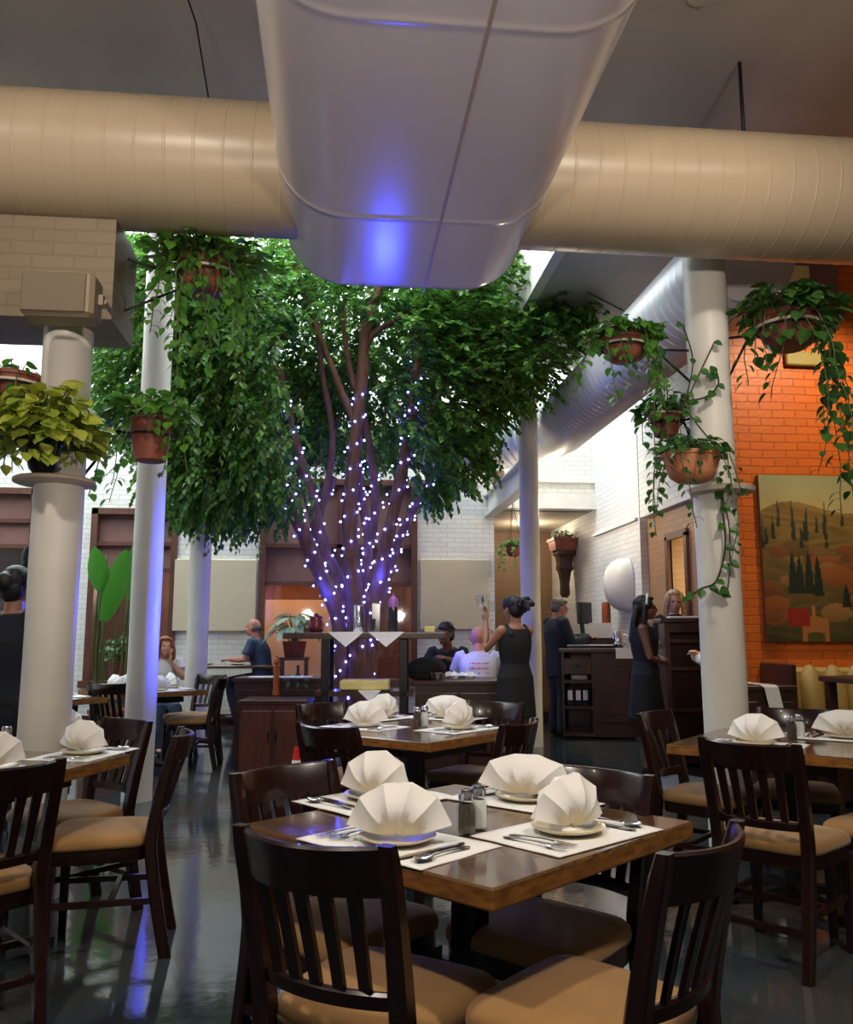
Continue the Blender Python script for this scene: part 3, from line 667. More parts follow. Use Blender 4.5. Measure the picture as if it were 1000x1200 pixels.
# farther left tables
t4 = copy_tree(t0); TF = (-2.75, 8.45); place(t4, cw(*TF), cang(.7, .7)); t4['label'] = 'far left table with pale napkins behind the slim white column'
settings4(TF, rad(-45), .75, 'the far left table', rots=(.2, 0, .3, .1), full=False, names=('right', 'far', 'back-left', 'near-left'))
chair(-2.05, 8.62, -.98, -.1, 'chair at the right end of the far left table, turned side-on')
chair(-2.82, 7.72, .25, .95, 'chair with its back to us in front of the far left table')
chair(-2.30, 9.25, -.5, -.87, 'chair at the back of the far left table by the farthest column')
t5 = copy_tree(t0); T5 = (-3.35, 7.35); place(t5, cw(*T5), cang(.6, .8)); t5['label'] = 'dim small table between the cream and the slim white columns'
settings4(T5, rad(-45), .75, 'the dim small table between columns', which=(0, 1), full=False, names=('right', 'far', 'left', 'near'))
# counter table by the back wall
def counter(c, L_, D_, h, rz, name, label, cat, top='tabletop', legm='darkwood'):
    r = empty(name, (c[0], c[1], 0), rz, label=label, cat=cat)
    MB().box((0, 0, h-.02), (L_, D_, .04), bev=.006).build('tabletop', M[top], r)
    for x in (-1, 1):
        for y in (-1, 1): MB().box((x*(L_/2-.06), y*(D_/2-.06), (h-.04)/2), (.06, .06, h-.04)).build('leg', M[legm], r)
    return r
pc = cw(-2.75, 11.75); counter(pc, 1.5, .65, .88, 0, 'counter_table', 'tall narrow table by the back wall where the bald man sits', 'table')
pl2 = cw(-2.55, 11.7, .88); inst('plate', PLATE, pl2, 0, 'pale plate on the tall table before the bald man', 'plate', 'plates on the tall table'); inst('plate', PLATE, cw(-3.0, 11.8, .88), 0, 'pale plate on the left end of the tall table', 'plate', 'plates on the tall table')
def stool(x, y, h, label):
    r = empty('bar_stool', cw(x, y), 0, label=label, cat='stool')
    MB().lathe([(.15, h-.06), (.17, h-.05), (.175, h-.02), (.15, h)], n=20).build('seat', M['darkwood'], r, True, 40)
    for k in range(4):
        a = PI/4+k*PI/2; MB().bar((.11*math.cos(a), .11*math.sin(a), h-.05), (.17*math.cos(a), .17*math.sin(a), 0), .032, .032).build('leg', M['darkwood'], r)
    MB().tube([(.15*math.cos(2*PI*k/12+.1), .15*math.sin(2*PI*k/12+.1), .22) for k in range(13)], .009, 6).build('foot_ring', M['iron'], r, True)
stool(-2.22, 11.75, .66, 'dark stool under the bald man in slate blue')
# ------------------------------------------------------------------ service station below the tree
def cabinet(name, c, sz, rz, label, top='darkwood', body='redwood', doors=2, cat='cabinet'):
    L_, D_, h = sz; r = empty(name, (c[0], c[1], 0), rz, label=label, cat=cat)
    MB().box((0, 0, (h-.04)/2+.03), (L_-.03, D_-.03, h-.07)).box((0, 0, .03), (L_-.09, D_-.09, .06)).build('body', M[body], r)
    MB().box((0, 0, h-.02), (L_, D_, .04), bev=.006).build('top', M[top], r)
    wd = (L_-.06)/doors
    for k in range(doors):
        d = MB().box((-L_/2+.03+wd*(k+.5), -D_/2+.01, h*.48), (wd-.02, .02, h*.78), bev=.004).build('door', M[body], r)
        MB().box((-L_/2+.03+wd*(k+.5)+(wd*.38 if k % 2 == 0 else -wd*.38), -D_/2-.008, h*.55), (.014, .02, .09)).build('handle', M['black'], d)
    return r
sa = -YAW
cabinet('service_cabinet', cw(-1.37, 8.02), (.62, .5, .70), sa, 'low reddish cabinet with pepper mill and glasses, left of the service station', doors=2)
cabinet('service_counter', cw(-1.45, 8.75), (.9, .5, .86), sa, 'dark counter behind the low cabinet holding papers', body='darkwood')
cabinet('service_counter', cw(.30, 8.38), (.84, .75, .86), sa, 'dark counter right of the service station with shiny top', body='darkwood')
st = empty('service_station', cw(-.57, 8.15), sa, label='open black shelf stand with hanging napkin corners below the lit tree', cat='shelf')
for x in (-.36, .36):
    for y in (-.2, .2): MB().box((x, y, .62), (.075, .06, 1.24), bev=.006).build('post', M['black'], st)
MB().box((0, 0, 1.27), (1.5, .5, .055), bev=.006).build('top_shelf', M['darkwood'], st)
MB().box((0, 0, .745), (.9, .46, .045)).build('shelf', M['darkwood'], st)
MB().box((0, 0, .30), (.9, .46, .045)).build('shelf', M['darkwood'], st)
MB().box((0, .0, .52), (.66, .40, .03)).build('shelf', M['darkwood'], st)
for x in (-.17, .20):
    o = MB().add([(-.16,-.256,1.3),(.16,-.256,1.3),(.0,-.262,1.17),(-.16,.2,1.3),(.16,.2,1.3),(-.16,-.252,1.304),(.16,-.252,1.304),(0,-.268,1.168),(-.16,.2,1.304),(.16,.2,1.304)], [(0,2,1),(5,6,7),(0,1,4,3),(5,8,9,6),(0,5,7,2),(2,7,6,1),(3,4,9,8)]).build('napkin', M['whitecloth'], None, label='white napkin corner hanging off the black stand, %s one' % ('left' if x < 0 else 'right'), cat='napkin')
    q = cw(-.57, 8.15); place(o, q+rotz(sa)@np.array([x, 0, 0]), sa)
o = MB().add([(-.1,-.236,.77),(.1,-.236,.77),(0,-.24,.68),(-.1,.1,.77),(.1,.1,.77),(-.1,-.232,.773),(.1,-.232,.773),(0,-.246,.678),(-.1,.1,.773),(.1,.1,.773)], [(0,2,1),(5,6,7),(0,1,4,3),(5,8,9,6),(0,5,7,2),(2,7,6,1),(3,4,9,8)]).build('napkin', M['whitecloth'], None, label='small white napkin corner hanging from the middle shelf', cat='napkin'); place(o, cw(-.52, 8.15), sa)
o = MB().box((0,0,.045), (.46, .3, .09), bev=.012).build('bread_box', M['bread'], None, label='flat yellowish box on the middle shelf of the black stand', cat='box'); place(o, cw(-.57, 8.12, .775), sa)
def vessel(name, prof, loc, m, label, cat, n=18, parts=()):
    if parts:
        r = empty(name, loc, 0, label=label, cat=cat)
        for nm, pr, mm_ in parts: MB().lathe(pr, n=n).build(nm, M[mm_], r, True, 40)
        return r
    o = MB().lathe(prof, n=n).build(name, M[m], None, True, 40, label=label, cat=cat); o.location = tuple(loc); return o
vessel('pepper_mill', None, at_z(323, 815, .70)+np.array([0,.05,0]), '', 'tall orange turned-wood pepper mill on the low cabinet', 'pepper mill', parts=(('body', [(.038,0),(.04,.02),(.028,.06),(.033,.12),(.026,.2),(.03,.26),(.034,.28),(.02,.29)], 'orangewood'), ('knob', [(.015,.29),(.034,.31),(.03,.34),(.012,.36),(.014,.375),(.004,.385)], 'orangewood')))
def wineglass(loc, label): return vessel('wine_glass', [(.034,0),(.034,.003),(.006,.008),(.004,.07),(.02,.085),(.038,.115),(.04,.14),(.032,.185),(.030,.185),(.037,.14),(.034,.115),(.01,.088),(.002,.086)], loc, 'glass', label, 'glass', 16)
for k, (px, w_) in enumerate(((336, 'nearest the pepper mill'), (347, 'in the middle of the row'), (359, 'at the right of the row'))):
    q = at_z(px, 815, .70)+np.array([0, .05, 0]); wineglass(q, 'stemmed glass on the low cabinet %s' % w_)
vessel('bottle', [(.035,0),(.037,.01),(.037,.15),(.014,.2),(.013,.25),(.016,.255),(.016,.27)], at_z(348, 812, .70)+np.array([0,.14,0]), 'screen', 'dark bottle behind the glasses on the low cabinet', 'bottle')
def topz(px, w_=0.0): return cw(-.57+(px-430)*8.2/1000, 8.15+w_, 1.2985)
vessel('jar', None, topz(372), '', 'dark red lidded jar at the left end of the black stand', 'jar', parts=(('body', [(.06,0),(.075,.03),(.08,.08),(.06,.13)], 'wine'), ('lid', [(.065,.13),(.065,.15),(.02,.165),(.02,.18),(.004,.182)], 'wine')))
vessel('canister', [(.045,0),(.048,.01),(.048,.25),(.044,.26)], topz(421), 'steel', 'tall grey steel canister on the black stand', 'canister')
vessel('tumbler', [(.03,0),(.04,.1),(.042,.13),(.038,.13),(.034,.02)], topz(436, -.06), 'glass', 'small clear tumbler on the black stand before the dark box', 'glass')
o = MB().box((0,0,.14), (.09,.09,.28), bev=.008).build('box', M['screen'], None, label='dark upright box on the black stand', cat='box'); place(o, topz(441, .05), sa)
vessel('bottle', None, topz(461), '', 'tall dark bottle with violet cap on the black stand', 'bottle', parts=(('body', [(.043,0),(.045,.01),(.045,.24)], 'screen'), ('cap', [(.045,.24),(.046,.30),(.03,.33),(.012,.345),(.012,.37)], 'violet')))
o = MB().box((0,0,.03), (.1,.06,.055), bev=.006).build('box', M['bread'], None, label='small yellow box at the right end of the black stand', cat='box'); place(o, topz(503), sa)
for k, (px, q) in enumerate(((484, -.1), (490, .0), (497, -.08))):
    vessel('tumbler', [(.034,0),(.04,.12),(.037,.12),(.032,.01)], cw(-.57+(px-430)*8.2/1000, 8.5+q*.5, .86), 'whitecloth', 'white cup behind the black stand, %s' % ('left', 'middle', 'right')[k]+' of three', 'cup')
o = MB().ell((0,0,.10), (.19,.15,.11), n=20, k=10).lathe([(.15,0),(.17,.02),(.17,.05)]).build('covered_basket', M['blackcloth'], None, True, 60, label='black rounded basket cover on the right counter', cat='basket'); place(o, cw(.0, 8.32, .86), sa)
o = MB().lathe([(.05,0),(.055,.01),(.062,.06),(.066,.066),(.06,.066),(.052,.02)], n=16).build('bowl', M['steel'], None, True, 40, label='small steel bowl on the right counter front', cat='bowl'); place(o, cw(.10, 8.1, .86))
rr_ = random.Random(3); m = MB()
g = 14; vv = [(-.15+.3*i/g, -.09+.18*j/g, .02+.035*math.sin(i*.9+j*.5)*math.sin(j*.8)+.02*rr_.random()) for i in range(g+1) for j in range(g+1)]
m.add(vv+[(x, y, .001) for x, y, z in vv], [(i*(g+1)+j, (i+1)*(g+1)+j, (i+1)*(g+1)+j+1, i*(g+1)+j+1) for i in range(g) for j in range(g)]+[((g+1)**2+i*(g+1)+j, (g+1)**2+i*(g+1)+j+1, (g+1)**2+(i+1)*(g+1)+j+1, (g+1)**2+(i+1)*(g+1)+j) for i in range(g) for j in range(g)])
o = m.build('crumpled_napkin', M['whitecloth'], None, True, label='crumpled white cloth on the shiny right counter', cat='napkin'); place(o, cw(.33, 8.4, .86), sa)
for k, (x, y, r_) in enumerate(((-1.62, 8.68, .1), (-1.3, 8.66, .3))):
    o = MB().box((0,0,.004), (.3,.21,.008)).build('paper_stack', M['paper'], None, label='pale stack of papers on the dark counter, %s one' % ('left', 'right')[k], cat='papers'); place(o, cw(x, y, .86), sa+r_)
fe = empty('fire_extinguisher', at_z(347, 925, 0)+np.array([0,.0,0]), 0, label='small red bottle with white label on the floor by the low cabinet', cat='bottle')
MB().lathe([(.045,0),(.05,.01),(.05,.075)], n=16).build('body', M['red'], fe, True, 40); MB().lathe([(.0505,.075),(.0495,.16),(.036,.24)], n=16).build('paper_label', M['paper'], fe, True, 40); MB().lathe([(.036,.24),(.026,.30),(.022,.34),(.005,.345)], n=16).build('cap', M['red'], fe, True, 40)
# ------------------------------------------------------------------ host area
ha = -YAW+rad(-8)
hc = empty('host_counter', cw(2.26, 11.15), ha, label='dark wood host counter with open shelves behind the hostess', cat='counter')
MB().box((.13, 0, .54), (.56, .6, 1.02)).build('body', M['darkwood'], hc); MB().box((-.06, -.02, 1.085), (.98, .68, .05), bev=.006).build('top', M['darkwood'], hc)
for z in (.05, .38, .70): MB().box((-.32, 0, z), (.36, .58, .035)).build('shelf', M['darkwood'], hc)
MB().box((-.505, 0, .54), (.03, .58, 1.04)).build('side_panel', M['darkwood'], hc)
d = MB().box((-.32, -.29, .89), (.34, .03, .2), bev=.005).build('drawer', M['darkwood'], hc); MB().ell((0-.32, -.312, .89), (.018, .014, .018)).build('knob', M['black'], d, True)
d = MB().box((.13, -.31, .60), (.50, .03, .8), bev=.006).box((.13, -.325, .60), (.36, .02, .6), bev=.006).build('door', M['darkwood'], hc)
hb = cw(2.26, 11.15)
def hpos(x, y, z): return hb+rotz(ha)@np.array([x, y, z])
cabinet('back_counter', hpos(-.20, .78, 0), (.85, .5, 1.26), ha, 'taller dark counter where the man in the dark suit stands', body='darkwood')
for k, x in enumerate((-.42, -.32, -.23)):
    o = MB().box((0,0,.12), (.075,.2,.24), bev=.006).box((0,-.101,.13), (.06,.004,.12), m=1).build('carton', [M['screen'], M['paper']], None, label='dark carton with pale label on the counter shelf, %s of three' % ('left', 'middle', 'right')[k], cat='carton'); place(o, hpos(x, -.15, .4), ha)
o = MB().box((0,0,.03), (.2,.25,.06), bev=.01).build('folded_cloth', M['whitecloth'], None, label='folded grey cloth on the upper counter shelf', cat='cloth'); place(o, hpos(-.3, -.1, .72), ha)
o = MB().box((0,0,.02), (.6,.3,.025)).box((0,0,.038), (.58,.28,.012), m=1).build('menu_tray', [M['screen'], M['paper']], None, label='dark tray with white papers on the host counter', cat='tray'); place(o, hpos(-.15, -.1, 1.112), ha)
o = MB().box((0,0,.08), (.3,.012,.2)).build('paper_sheet', M['paper'], None, label='white sheet of paper standing on the host counter', cat='paper'); place(o, hpos(.02, .5, 1.262), ha)
o = MB().box((0,-.14,-.07), (.22,.006,.12)).box((0,-.07,-.008), (.22,.15,.006)).build('paper_sheet', M['paper'], None, label='white paper hanging over the host counter edge', cat='paper'); place(o, hpos(.26, -.22, 1.12), ha)
mo = empty('till_monitor', hpos(-.2, .75, 1.26), ha+1.0, label='black till monitor on the tall dark counter', cat='monitor')
MB().box((0,0,.02), (.2,.2,.04), bev=.01).build('base', M['screen'], mo); MB().bar((0,0,.03), (0,.02,.2), .05, .04).build('stand', M['black'], mo); MB().box((0,-.03,.32), (.34,.05,.3), bev=.01).build('screen', M['screen'], mo)
vessel('bottle', [(.06,0),(.062,.02),(.06,.38),(.055,.46),(.05,.47)], hpos(.12, .72, 1.26), 'orangewood', 'orange-brown upright bottle beside the till monitor', 'bottle')
pj = empty('water_pitcher', hpos(.22, .1, 1.11), ha, label='glass and steel pitcher on the host counter', cat='pitcher')
MB().lathe([(.06,0),(.07,.03),(.072,.2),(.06,.22),(.055,.21),(.062,.05)], n=20).build('body', M['steel'], pj, True, 40); MB().tube([(.07,0,.18),(.12,0,.17),(.12,0,.07),(.07,0,.05)], .008, 6).build('handle', M['steel'], pj, True)
o = MB().box((0,0,.0), (.12,.02,.18), bev=.006).build('amber_lamp', M['warmglow'], None, label='glowing amber light under the tall dark counter', cat='lamp'); q = hpos(-.60, .70, .83); place(o, q, ha)
# podium hutch with the blonde woman behind
ps = empty('host_podium', cw(2.75, 8.75), ha, label='tall dark host podium the blonde woman stands behind', cat='podium')
for x in (-.33, .33): MB().box((x, 0, .70), (.05, .5, 1.40)).build('side_panel', M['darkwood'], ps)
MB().box((0, .2, .70), (.62, .04, 1.38)).build('back_panel', M['darkwood'], ps)
for z in (.06, .55, .95, 1.22): MB().box((0, -.01, z), (.62, .44, .035)).build('shelf', M['darkwood'], ps)
MB().box((0, 0, 1.42), (.80, .58, .045), bev=.008).build('top', M['darkwood'], ps); MB().box((0, -.235, 1.35), (.62, .03, .09)).build('front_rail', M['darkwood'], ps)
o = MB().box((0,0,.012), (.5,.3,.02), bev=.004).build('open_book', M['paper'], None, label='white ledger lying on the tall podium', cat='book'); place(o, cw(2.72, 8.75, 1.443), ha)
# floor mat
a0 = at_z(720, 893, 0); a1 = at_z(850, 915, 0); o = MB().box((0,0,.006), (.9, .8, .012), bev=.004).build('floor_mat', M['mat'], None, label='grey floor mat by the waiting hostess', cat='mat'); place(o, cw(2.15, 7.55), sa+.5)
# ------------------------------------------------------------------ banquette, painting and things by the orange wall
bo = empty('banquette', (4.1+.55, 6.5, 0), 0, label='olive tan channel-tufted banquette under the landscape painting', cat='banquette')
MB().box((0, .0, .22), (2.2, .62, .36), bev=.02).build('base', M['darkwood'], bo); MB().box((0, -.02, .44), (2.2, .62, .12), bev=.045).build('seat', M['leather'], bo, True, 30)
m = MB()
for k in range(11): m.ell((-1.0+.2*k, .27, .74), (.104, .10, .30), n=14, k=10)
m.box((0, .33, .72), (2.2, .12, .58), bev=.03); m.build('backrest', M['leather'], bo, True, 40); MB().box((-1.12, .18, .55), (.05, .5, 1.0), bev=.01).build('side_panel', M['darkwood'], bo)
sb = cabinet('side_cabinet', at_v(898, 850, 6.25)*np.array([1,1,0])+np.array([.02,.15,0]), (.44, .4, .90), 0, 'low dark cabinet before the orange wall with a white towel on it', body='darkwood')
tv = MB(); tp = [(-.02,.2,.002),(-.02,-.21,.002),(.0,-.225,-.01),(.03,-.23,-.17)]
tv.rings([[(x-.055, y, z), (x+.055, y, z), (x+.055, y+.004, z+.006), (x-.055, y+.004, z+.006)] for x, y, z in tp]); o = tv.build('towel', M['whitecloth'], None, False, label='white folded towel draped over the low dark cabinet', cat='towel'); place(o, np.array(sb.location)+np.array([0,0,.90]))
ctb = at_d(1003, 806, 6.1); counter((ctb[0]+.25, ctb[1], 0), .7, .6, .98, 0, 'dark_table', 'dark table edge cut off at the right photo border by the banquette', 'table', 'darkwood')
def painting():
    a = at_v(888, 557, VO-.03); b = at_v(897, 752, VO-.03); Wd, Hd = 1.55, float(a[2]-b[2]); r = empty('landscape_painting', (float(a[0]+b[0])/2+Wd/2, VO-.03, float(b[2])), 0, label='unframed canvas of golden hills and cypress trees on the orange wall', cat='painting')
    nx, ny = 150, 150; v = []; col = []
    R = np.random.default_rng(5); blobs = [(R.random(), R.random()*.42+.14, .025+.05*R.random(), R.integers(0, 4)) for _ in range(60)]
    cyp = [(R.random()*1.0, .55+.16*R.random(), .008+.006*R.random(), .10+.08*R.random()) for _ in range(34)]+[(.14+.05*k+.03*R.random(), .27+.02*R.random(), .03, .22+.08*R.random()) for k in range(4)]+[(.47, .2, .028, .14)]
    pal = [(.42,.13,.03), (.30,.10,.03), (.20,.12,.03), (.40,.20,.06)]
    for j in range(ny+1):
        for i in range(nx+1):
            x, y = i/nx, j/ny; v.append((-Wd/2+Wd*x, -.026, Hd*y)); hill = .80+.035*math.sin(x*5+.6)+.03*math.sin(x*11)-.1*abs(x-.4)
            if y > hill: c = np.array([.42,.42,.22])*(1-.5*(1-y)/.2)+np.array([.75,.50,.14])*(.5*(1-y)/.2)
            else:
                t = y/hill; c = np.array([.10,.085,.025])*(1-t)+np.array([.46,.27,.07])*t
                c = c*(.8+.2*math.sin(x*23+9*math.sin(y*17))*math.sin(y*31+x*6))
                for bx, by, br_, k in blobs:
                    dd = ((x-bx)/1.3)**2+((y-by)*1.2)**2
                    if dd < br_*br_: c = np.array(pal[k])*(.7+.5*(y-by+br_)/(2*br_))
            for cx, cy, cw2, ch in cyp:
                if cy < y < cy+ch and abs(x-cx) < cw2*(1-(y-cy)/ch)**.6: c = np.array([.025,.035,.018])*(1+2.2*max(0, y-.45))
            if y < .20 and .12 < x < .36:
                if .20 < x < .36 and y < .13+.28*(.08-abs(x-.28)): c = np.array([.55,.20,.05])
                if .12 < x < .25 and .09 < y < .19-abs(x-.19)*.35+.02: c = np.array([.40,.03,.015])
                if .23 < x < .33 and y < .06-6*(x-.28)**2: c = np.array([.10,.10,.02])
            if .265 < x < .285 and .15 < y < .21: c = np.array([.60,.25,.07])
            col.append((*np.clip(c*(.62 if y < hill else .75), 0, 1), 1))
    f = [(j*(nx+1)+i, j*(nx+1)+i+1, (j+1)*(nx+1)+i+1, (j+1)*(nx+1)+i) for j in range(ny) for i in range(nx)]
    mb = MB().add(v, f); me = mb.mesh('canvas', None or []); ca = me.color_attributes.new('paint', 'FLOAT_COLOR', 'POINT'); ca.data.foreach_set('color', np.array(col, dtype=np.float32).ravel())
    mt = mat('oil paint', (.5,.5,.5), .45, bump=.12, bscale=35); nt = mt.node_tree; at = nt.nodes.new('ShaderNodeAttribute'); at.attribute_name = 'paint'; nt.links.new(at.outputs['Color'], nt.nodes['Principled BSDF'].inputs['Base Color']); me.materials.append(mt)
    link_mesh(me, 'canvas', r); MB().box((0, 0, Hd/2), (Wd, .048, Hd)).build('stretcher_frame', M['frame'], r)
painting()
o = MB().box((0,0,0), (.34,.05,.125), bev=.01).build('wall_plate', mat('olive plate', (.30,.24,.06), .5, var=.1), None, label='small olive rectangular plate on the orange wall under the high plant', cat='wall plate'); q = at_v(942, 421, VO-.03); place(o, q)
o = MB().box((0,0,0), (.52,.05,.62), bev=.01).box((-.12,-.03,0), (.2,.02,.5), m=1).build('wall_picture', [M['shade'], M['bread']], None, label='brownish picture high on the orange wall behind the plant', cat='picture'); q = at_v(950, 345, VO-.03); place(o, q)
# ------------------------------------------------------------------ leaves
HEART = np.array([(0,0,0),(.10,.30,.05),(.32,.42,.06),(.62,.33,.02),(.85,.14,-.06),(1,0,-.14),(.10,-.30,.05),(.32,-.42,.06),(.62,-.33,.02),(.85,-.14,-.06),(.33,0,-.03),(.66,0,-.05)])
HEART_F = [(0,10,2,1),(10,11,3,2),(11,5,4,3),(0,6,7,10),(10,7,8,11),(11,8,9,5)]
FIC = np.array([(0,0,0),(.4,.22,.05),(1,0,-.12),(.4,-.22,.05)]); FIC_F = [(0,2,1),(0,3,2)]
def leaves(mb, P, D, U, L_, tmpl=HEART, faces=HEART_F, wid=1.0, m=0):
    P, D, U = map(lambda a: np.asarray(a, float), (P, D, U)); L_ = np.asarray(L_, float).reshape(-1, 1, 1)
    D = D/np.linalg.norm(D, axis=1, keepdims=True); W = np.cross(U, D); W /= np.linalg.norm(W, axis=1, keepdims=True)+1e-9; N_ = np.cross(D, W)
    V = P[:, None, :]+L_*(tmpl[None, :, :1]*D[:, None, :]+wid*tmpl[None, :, 1:2]*W[:, None, :]+tmpl[None, :, 2:3]*N_[:, None, :])
    n = len(tmpl); k = len(P); f = []
    for q in faces:
        q = np.array(q); f += [tuple(r) for r in (np.arange(k)[:, None]*n+q[None, :]).tolist()]
    return mb.add(V.reshape(-1, 3), f, m)
def rnd(n, s=1.0): return RNG.normal(size=(n, 3))*s
# ------------------------------------------------------------------ the tree
TD = 9.3
tree = empty('ficus_tree', at_d(415, 895, TD)*np.array([1,1,0]), 0, label='big weeping ficus tree wrapped in blue fairy lights in the middle of the room', cat='tree')
TO = np.array(tree.location)
BR = [  # pixel polyline (x, y, distance offset), start radius, end radius
 ([(408,905,0),(405,800,0),(395,720,-.05),(370,660,-.15),(338,585,-.35),(322,562,-.45)], .085, .050),
 ([(412,905,.05),(410,790,.1),(402,700,.1),(378,640,.1),(362,575,0),(348,530,-.1),(335,480,-.2),(325,430,-.3)], .085, .040),
 ([(418,905,0),(420,800,-.1),(416,700,-.15),(410,620,-.15),(413,560,-.15),(418,500,-.2),(425,440,-.25),(430,380,-.3),(452,320,-.3)], .095, .035),
 ([(424,905,.05),(430,780,0),(438,700,0),(452,640,-.05),(470,560,-.1),(480,500,-.15),(487,440,-.2),(490,380,-.2)], .080, .032),
 ([(428,905,.1),(436,780,.15),(448,700,.2),(462,650,.2),(478,610,.2),(500,570,.15),(520,520,.1)], .06, .022),
 ([(416,905,.15),(420,780,.2),(424,700,.25),(432,640,.3),(425,590,.35),(420,540,.35)], .055, .03),
 ([(405,905,.15),(398,780,.25),(388,690,.3),(370,620,.3),(392,560,.4)], .05, .03),
 ([(420,700,.3),(440,600,.3),(432,520,.3),(415,440,.35)], .045, .03),
 ([(418,500,-.2),(405,470,-.25),(385,420,-.3),(365,370,-.35),(345,310,-.4)], .035, .02),
 ([(428,410,-.28),(440,390,-.3),(470,370,-.35),(500,340,-.4)], .03, .018),
 ([(421,470,-.2),(412,440,-.1),(405,400,0),(404,350,0)], .03, .02),
 ([(476,520,-.12),(500,490,-.1),(520,455,-.1),(560,420,-.1),(600,390,0)], .026, .014),
 ([(372,620,.1),(390,520,.2),(378,440,.2),(372,380,.2)], .035, .022),
]
trunk = MB(); PATHS = []
for pl, r0, r1 in BR:
    pts = spline([at_d(x, y, TD+dd) if y < 900 else at_d(x, 895, TD+dd)*np.array([1,1,0]) for x, y, dd in pl], 5); PATHS.append((pts, r0, r1)); K = len(pts)
    trunk.tube([p-TO for p in pts], [1.15*(r0+(r1*1.35-r0)*k/(K-1))*(1+.06*math.sin(k*1.7)) for k in range(K)], 10)
trunk.build('trunk', M['bark'], tree, True, 80)
CL = [  # cx, cy, rx, ry, twigs, distance lo, hi, droop
 (262,490,88,98,420,-1.5,.6,.9),(255,360,95,75,330,-1.7,.8,.55),(430,370,150,85,330,.25,1.5,.6),(420,480,95,70,110,.45,1.5,.7),
 (570,370,105,80,420,-1.0,.9,.3),(520,470,72,55,170,-.6,.9,.5),(650,340,48,40,110,-.9,.6,.6),(300,565,60,40,110,-1.0,.3,.8),(250,565,30,35,40,-1,0,.8),
 (590,445,45,30,45,-.6,.5,.5),(530,530,36,36,36,-.5,.4,.8),(165,430,45,75,150,-.9,.8,.6),(180,315,45,40,110,-1.2,.8,.5),(340,330,80,60,120,-.9,.3,.5),(500,560,20,26,22,0,.4,1),
 (480,340,90,45,110,-.5,.6,.5),(365,470,40,60,70,.3,.9,.8)]
lp, ldir, lup, ll = [], [], [], []
tw = MB(); ctr = at_d(425, 470, TD)
for cx, cy, rx, ry, n, d0, d1, droop in CL:
    for _ in range(int(n*3.3)):
        while True:
            a, b = random.uniform(-1, 1), random.uniform(-1, 1)
            if a*a+b*b <= 1: break
        p = at_d(cx+a*rx, cy+b*ry, TD+random.uniform(d0, d1)); out = p-ctr; out[2] *= .3; out /= np.linalg.norm(out)+1e-6
        d = out*.8+np.array([random.gauss(0, .5), random.gauss(0, .5), random.gauss(.05, .35)]); d /= np.linalg.norm(d); q = p.copy(); L_ = random.uniform(.25, .5)*(.72 if cx > 470 else 1); k = random.randint(9, 14); tp = [q.copy()]
        for i in range(k):
            d = d+np.array([0, 0, -droop*.16]); d /= np.linalg.norm(d); q = q+d*L_/k; tp.append(q.copy())
            s = np.cross(d, [0, 0, 1.0]); s /= np.linalg.norm(s)+1e-6; sg = 1 if i % 2 else -1
            lp.append(q.copy()); ldir.append(d*.75+s*sg*random.uniform(.4, .9)+np.array([0, 0, -.35*droop])); lup.append(np.array([0,0,1])+np.array([random.gauss(0,.45), random.gauss(0,.45), 0])); ll.append(random.uniform(.058, .092))
        if random.random() < .35: tw.tube([t-TO for t in tp[::3]+[tp[-1]]], .004, 4, cap=False)
fol = MB(); leaves(fol, np.array(lp)-TO, ldir, lup, ll, FIC, FIC_F, 1.55); fol.build('foliage', M['ficus'], tree); tw.build('twigs', M['bark'], tree)
# ------------------------------------------------------------------ fairy lights: one string per trunk
bm_ = bmesh.new(); bmesh.ops.create_icosphere(bm_, subdivisions=1, radius=.0115); BULB = bpy.data.meshes.new('bulb'); bm_.to_mesh(BULB); bm_.free(); BULB.materials.append(M['bulb'])
STR = [(0, .12, 1.0, 62, 'the leftmost slanting trunk'), (1, .12, .92, 56, 'the second trunk from left'), (2, .10, .72, 58, 'the middle trunk'), (3, .10, .90, 60, 'the right trunk with the dark upper branches'),
       (4, .35, .95, 40, 'the thin outermost right stem'), (5, .32, 1.0, 36, 'the short stem behind the middle trunk'), (6, .3, 1.0, 30, 'the back left stem'), (7, 0, .6, 24, 'the upright stem behind the centre')]
for bi, t0_, t1_, n, wh in STR:
    pts, r0, r1 = PATHS[bi]; K = len(pts)-1; r = empty('fairy_light_string', pts[0]*np.array([1,1,0])+np.array([0,0,.02]), 0, label='blue fairy light string wound around %s' % wh, cat='string lights', group='fairy light strings on the tree'); o_ = np.array(r.location); wp = []
    for k in range(n):
        t = (t0_+(t1_-t0_)*(k+.3*random.random())/n)*K; i = min(int(t), K-1); f = t-i; p = pts[i]*(1-f)+pts[i+1]*f; d = pts[i+1]-pts[i]; d /= np.linalg.norm(d)
        x = np.cross(d, RT); x /= np.linalg.norm(x); y = np.cross(d, x); a = k*1.15+bi; rr = (r0+(r1-r0)*t/K)+.022+.05*random.random()**2
        q = p+rr*(x*math.cos(a)+y*math.sin(a)); wp.append(q-o_); b = bpy.data.objects.new('bulb', BULB); COL.objects.link(b); b.parent = r; b.location = tuple(q-o_)
    MB().tube(wp, .0022, 4, cap=False).build('wire', M['stem_d'], r)
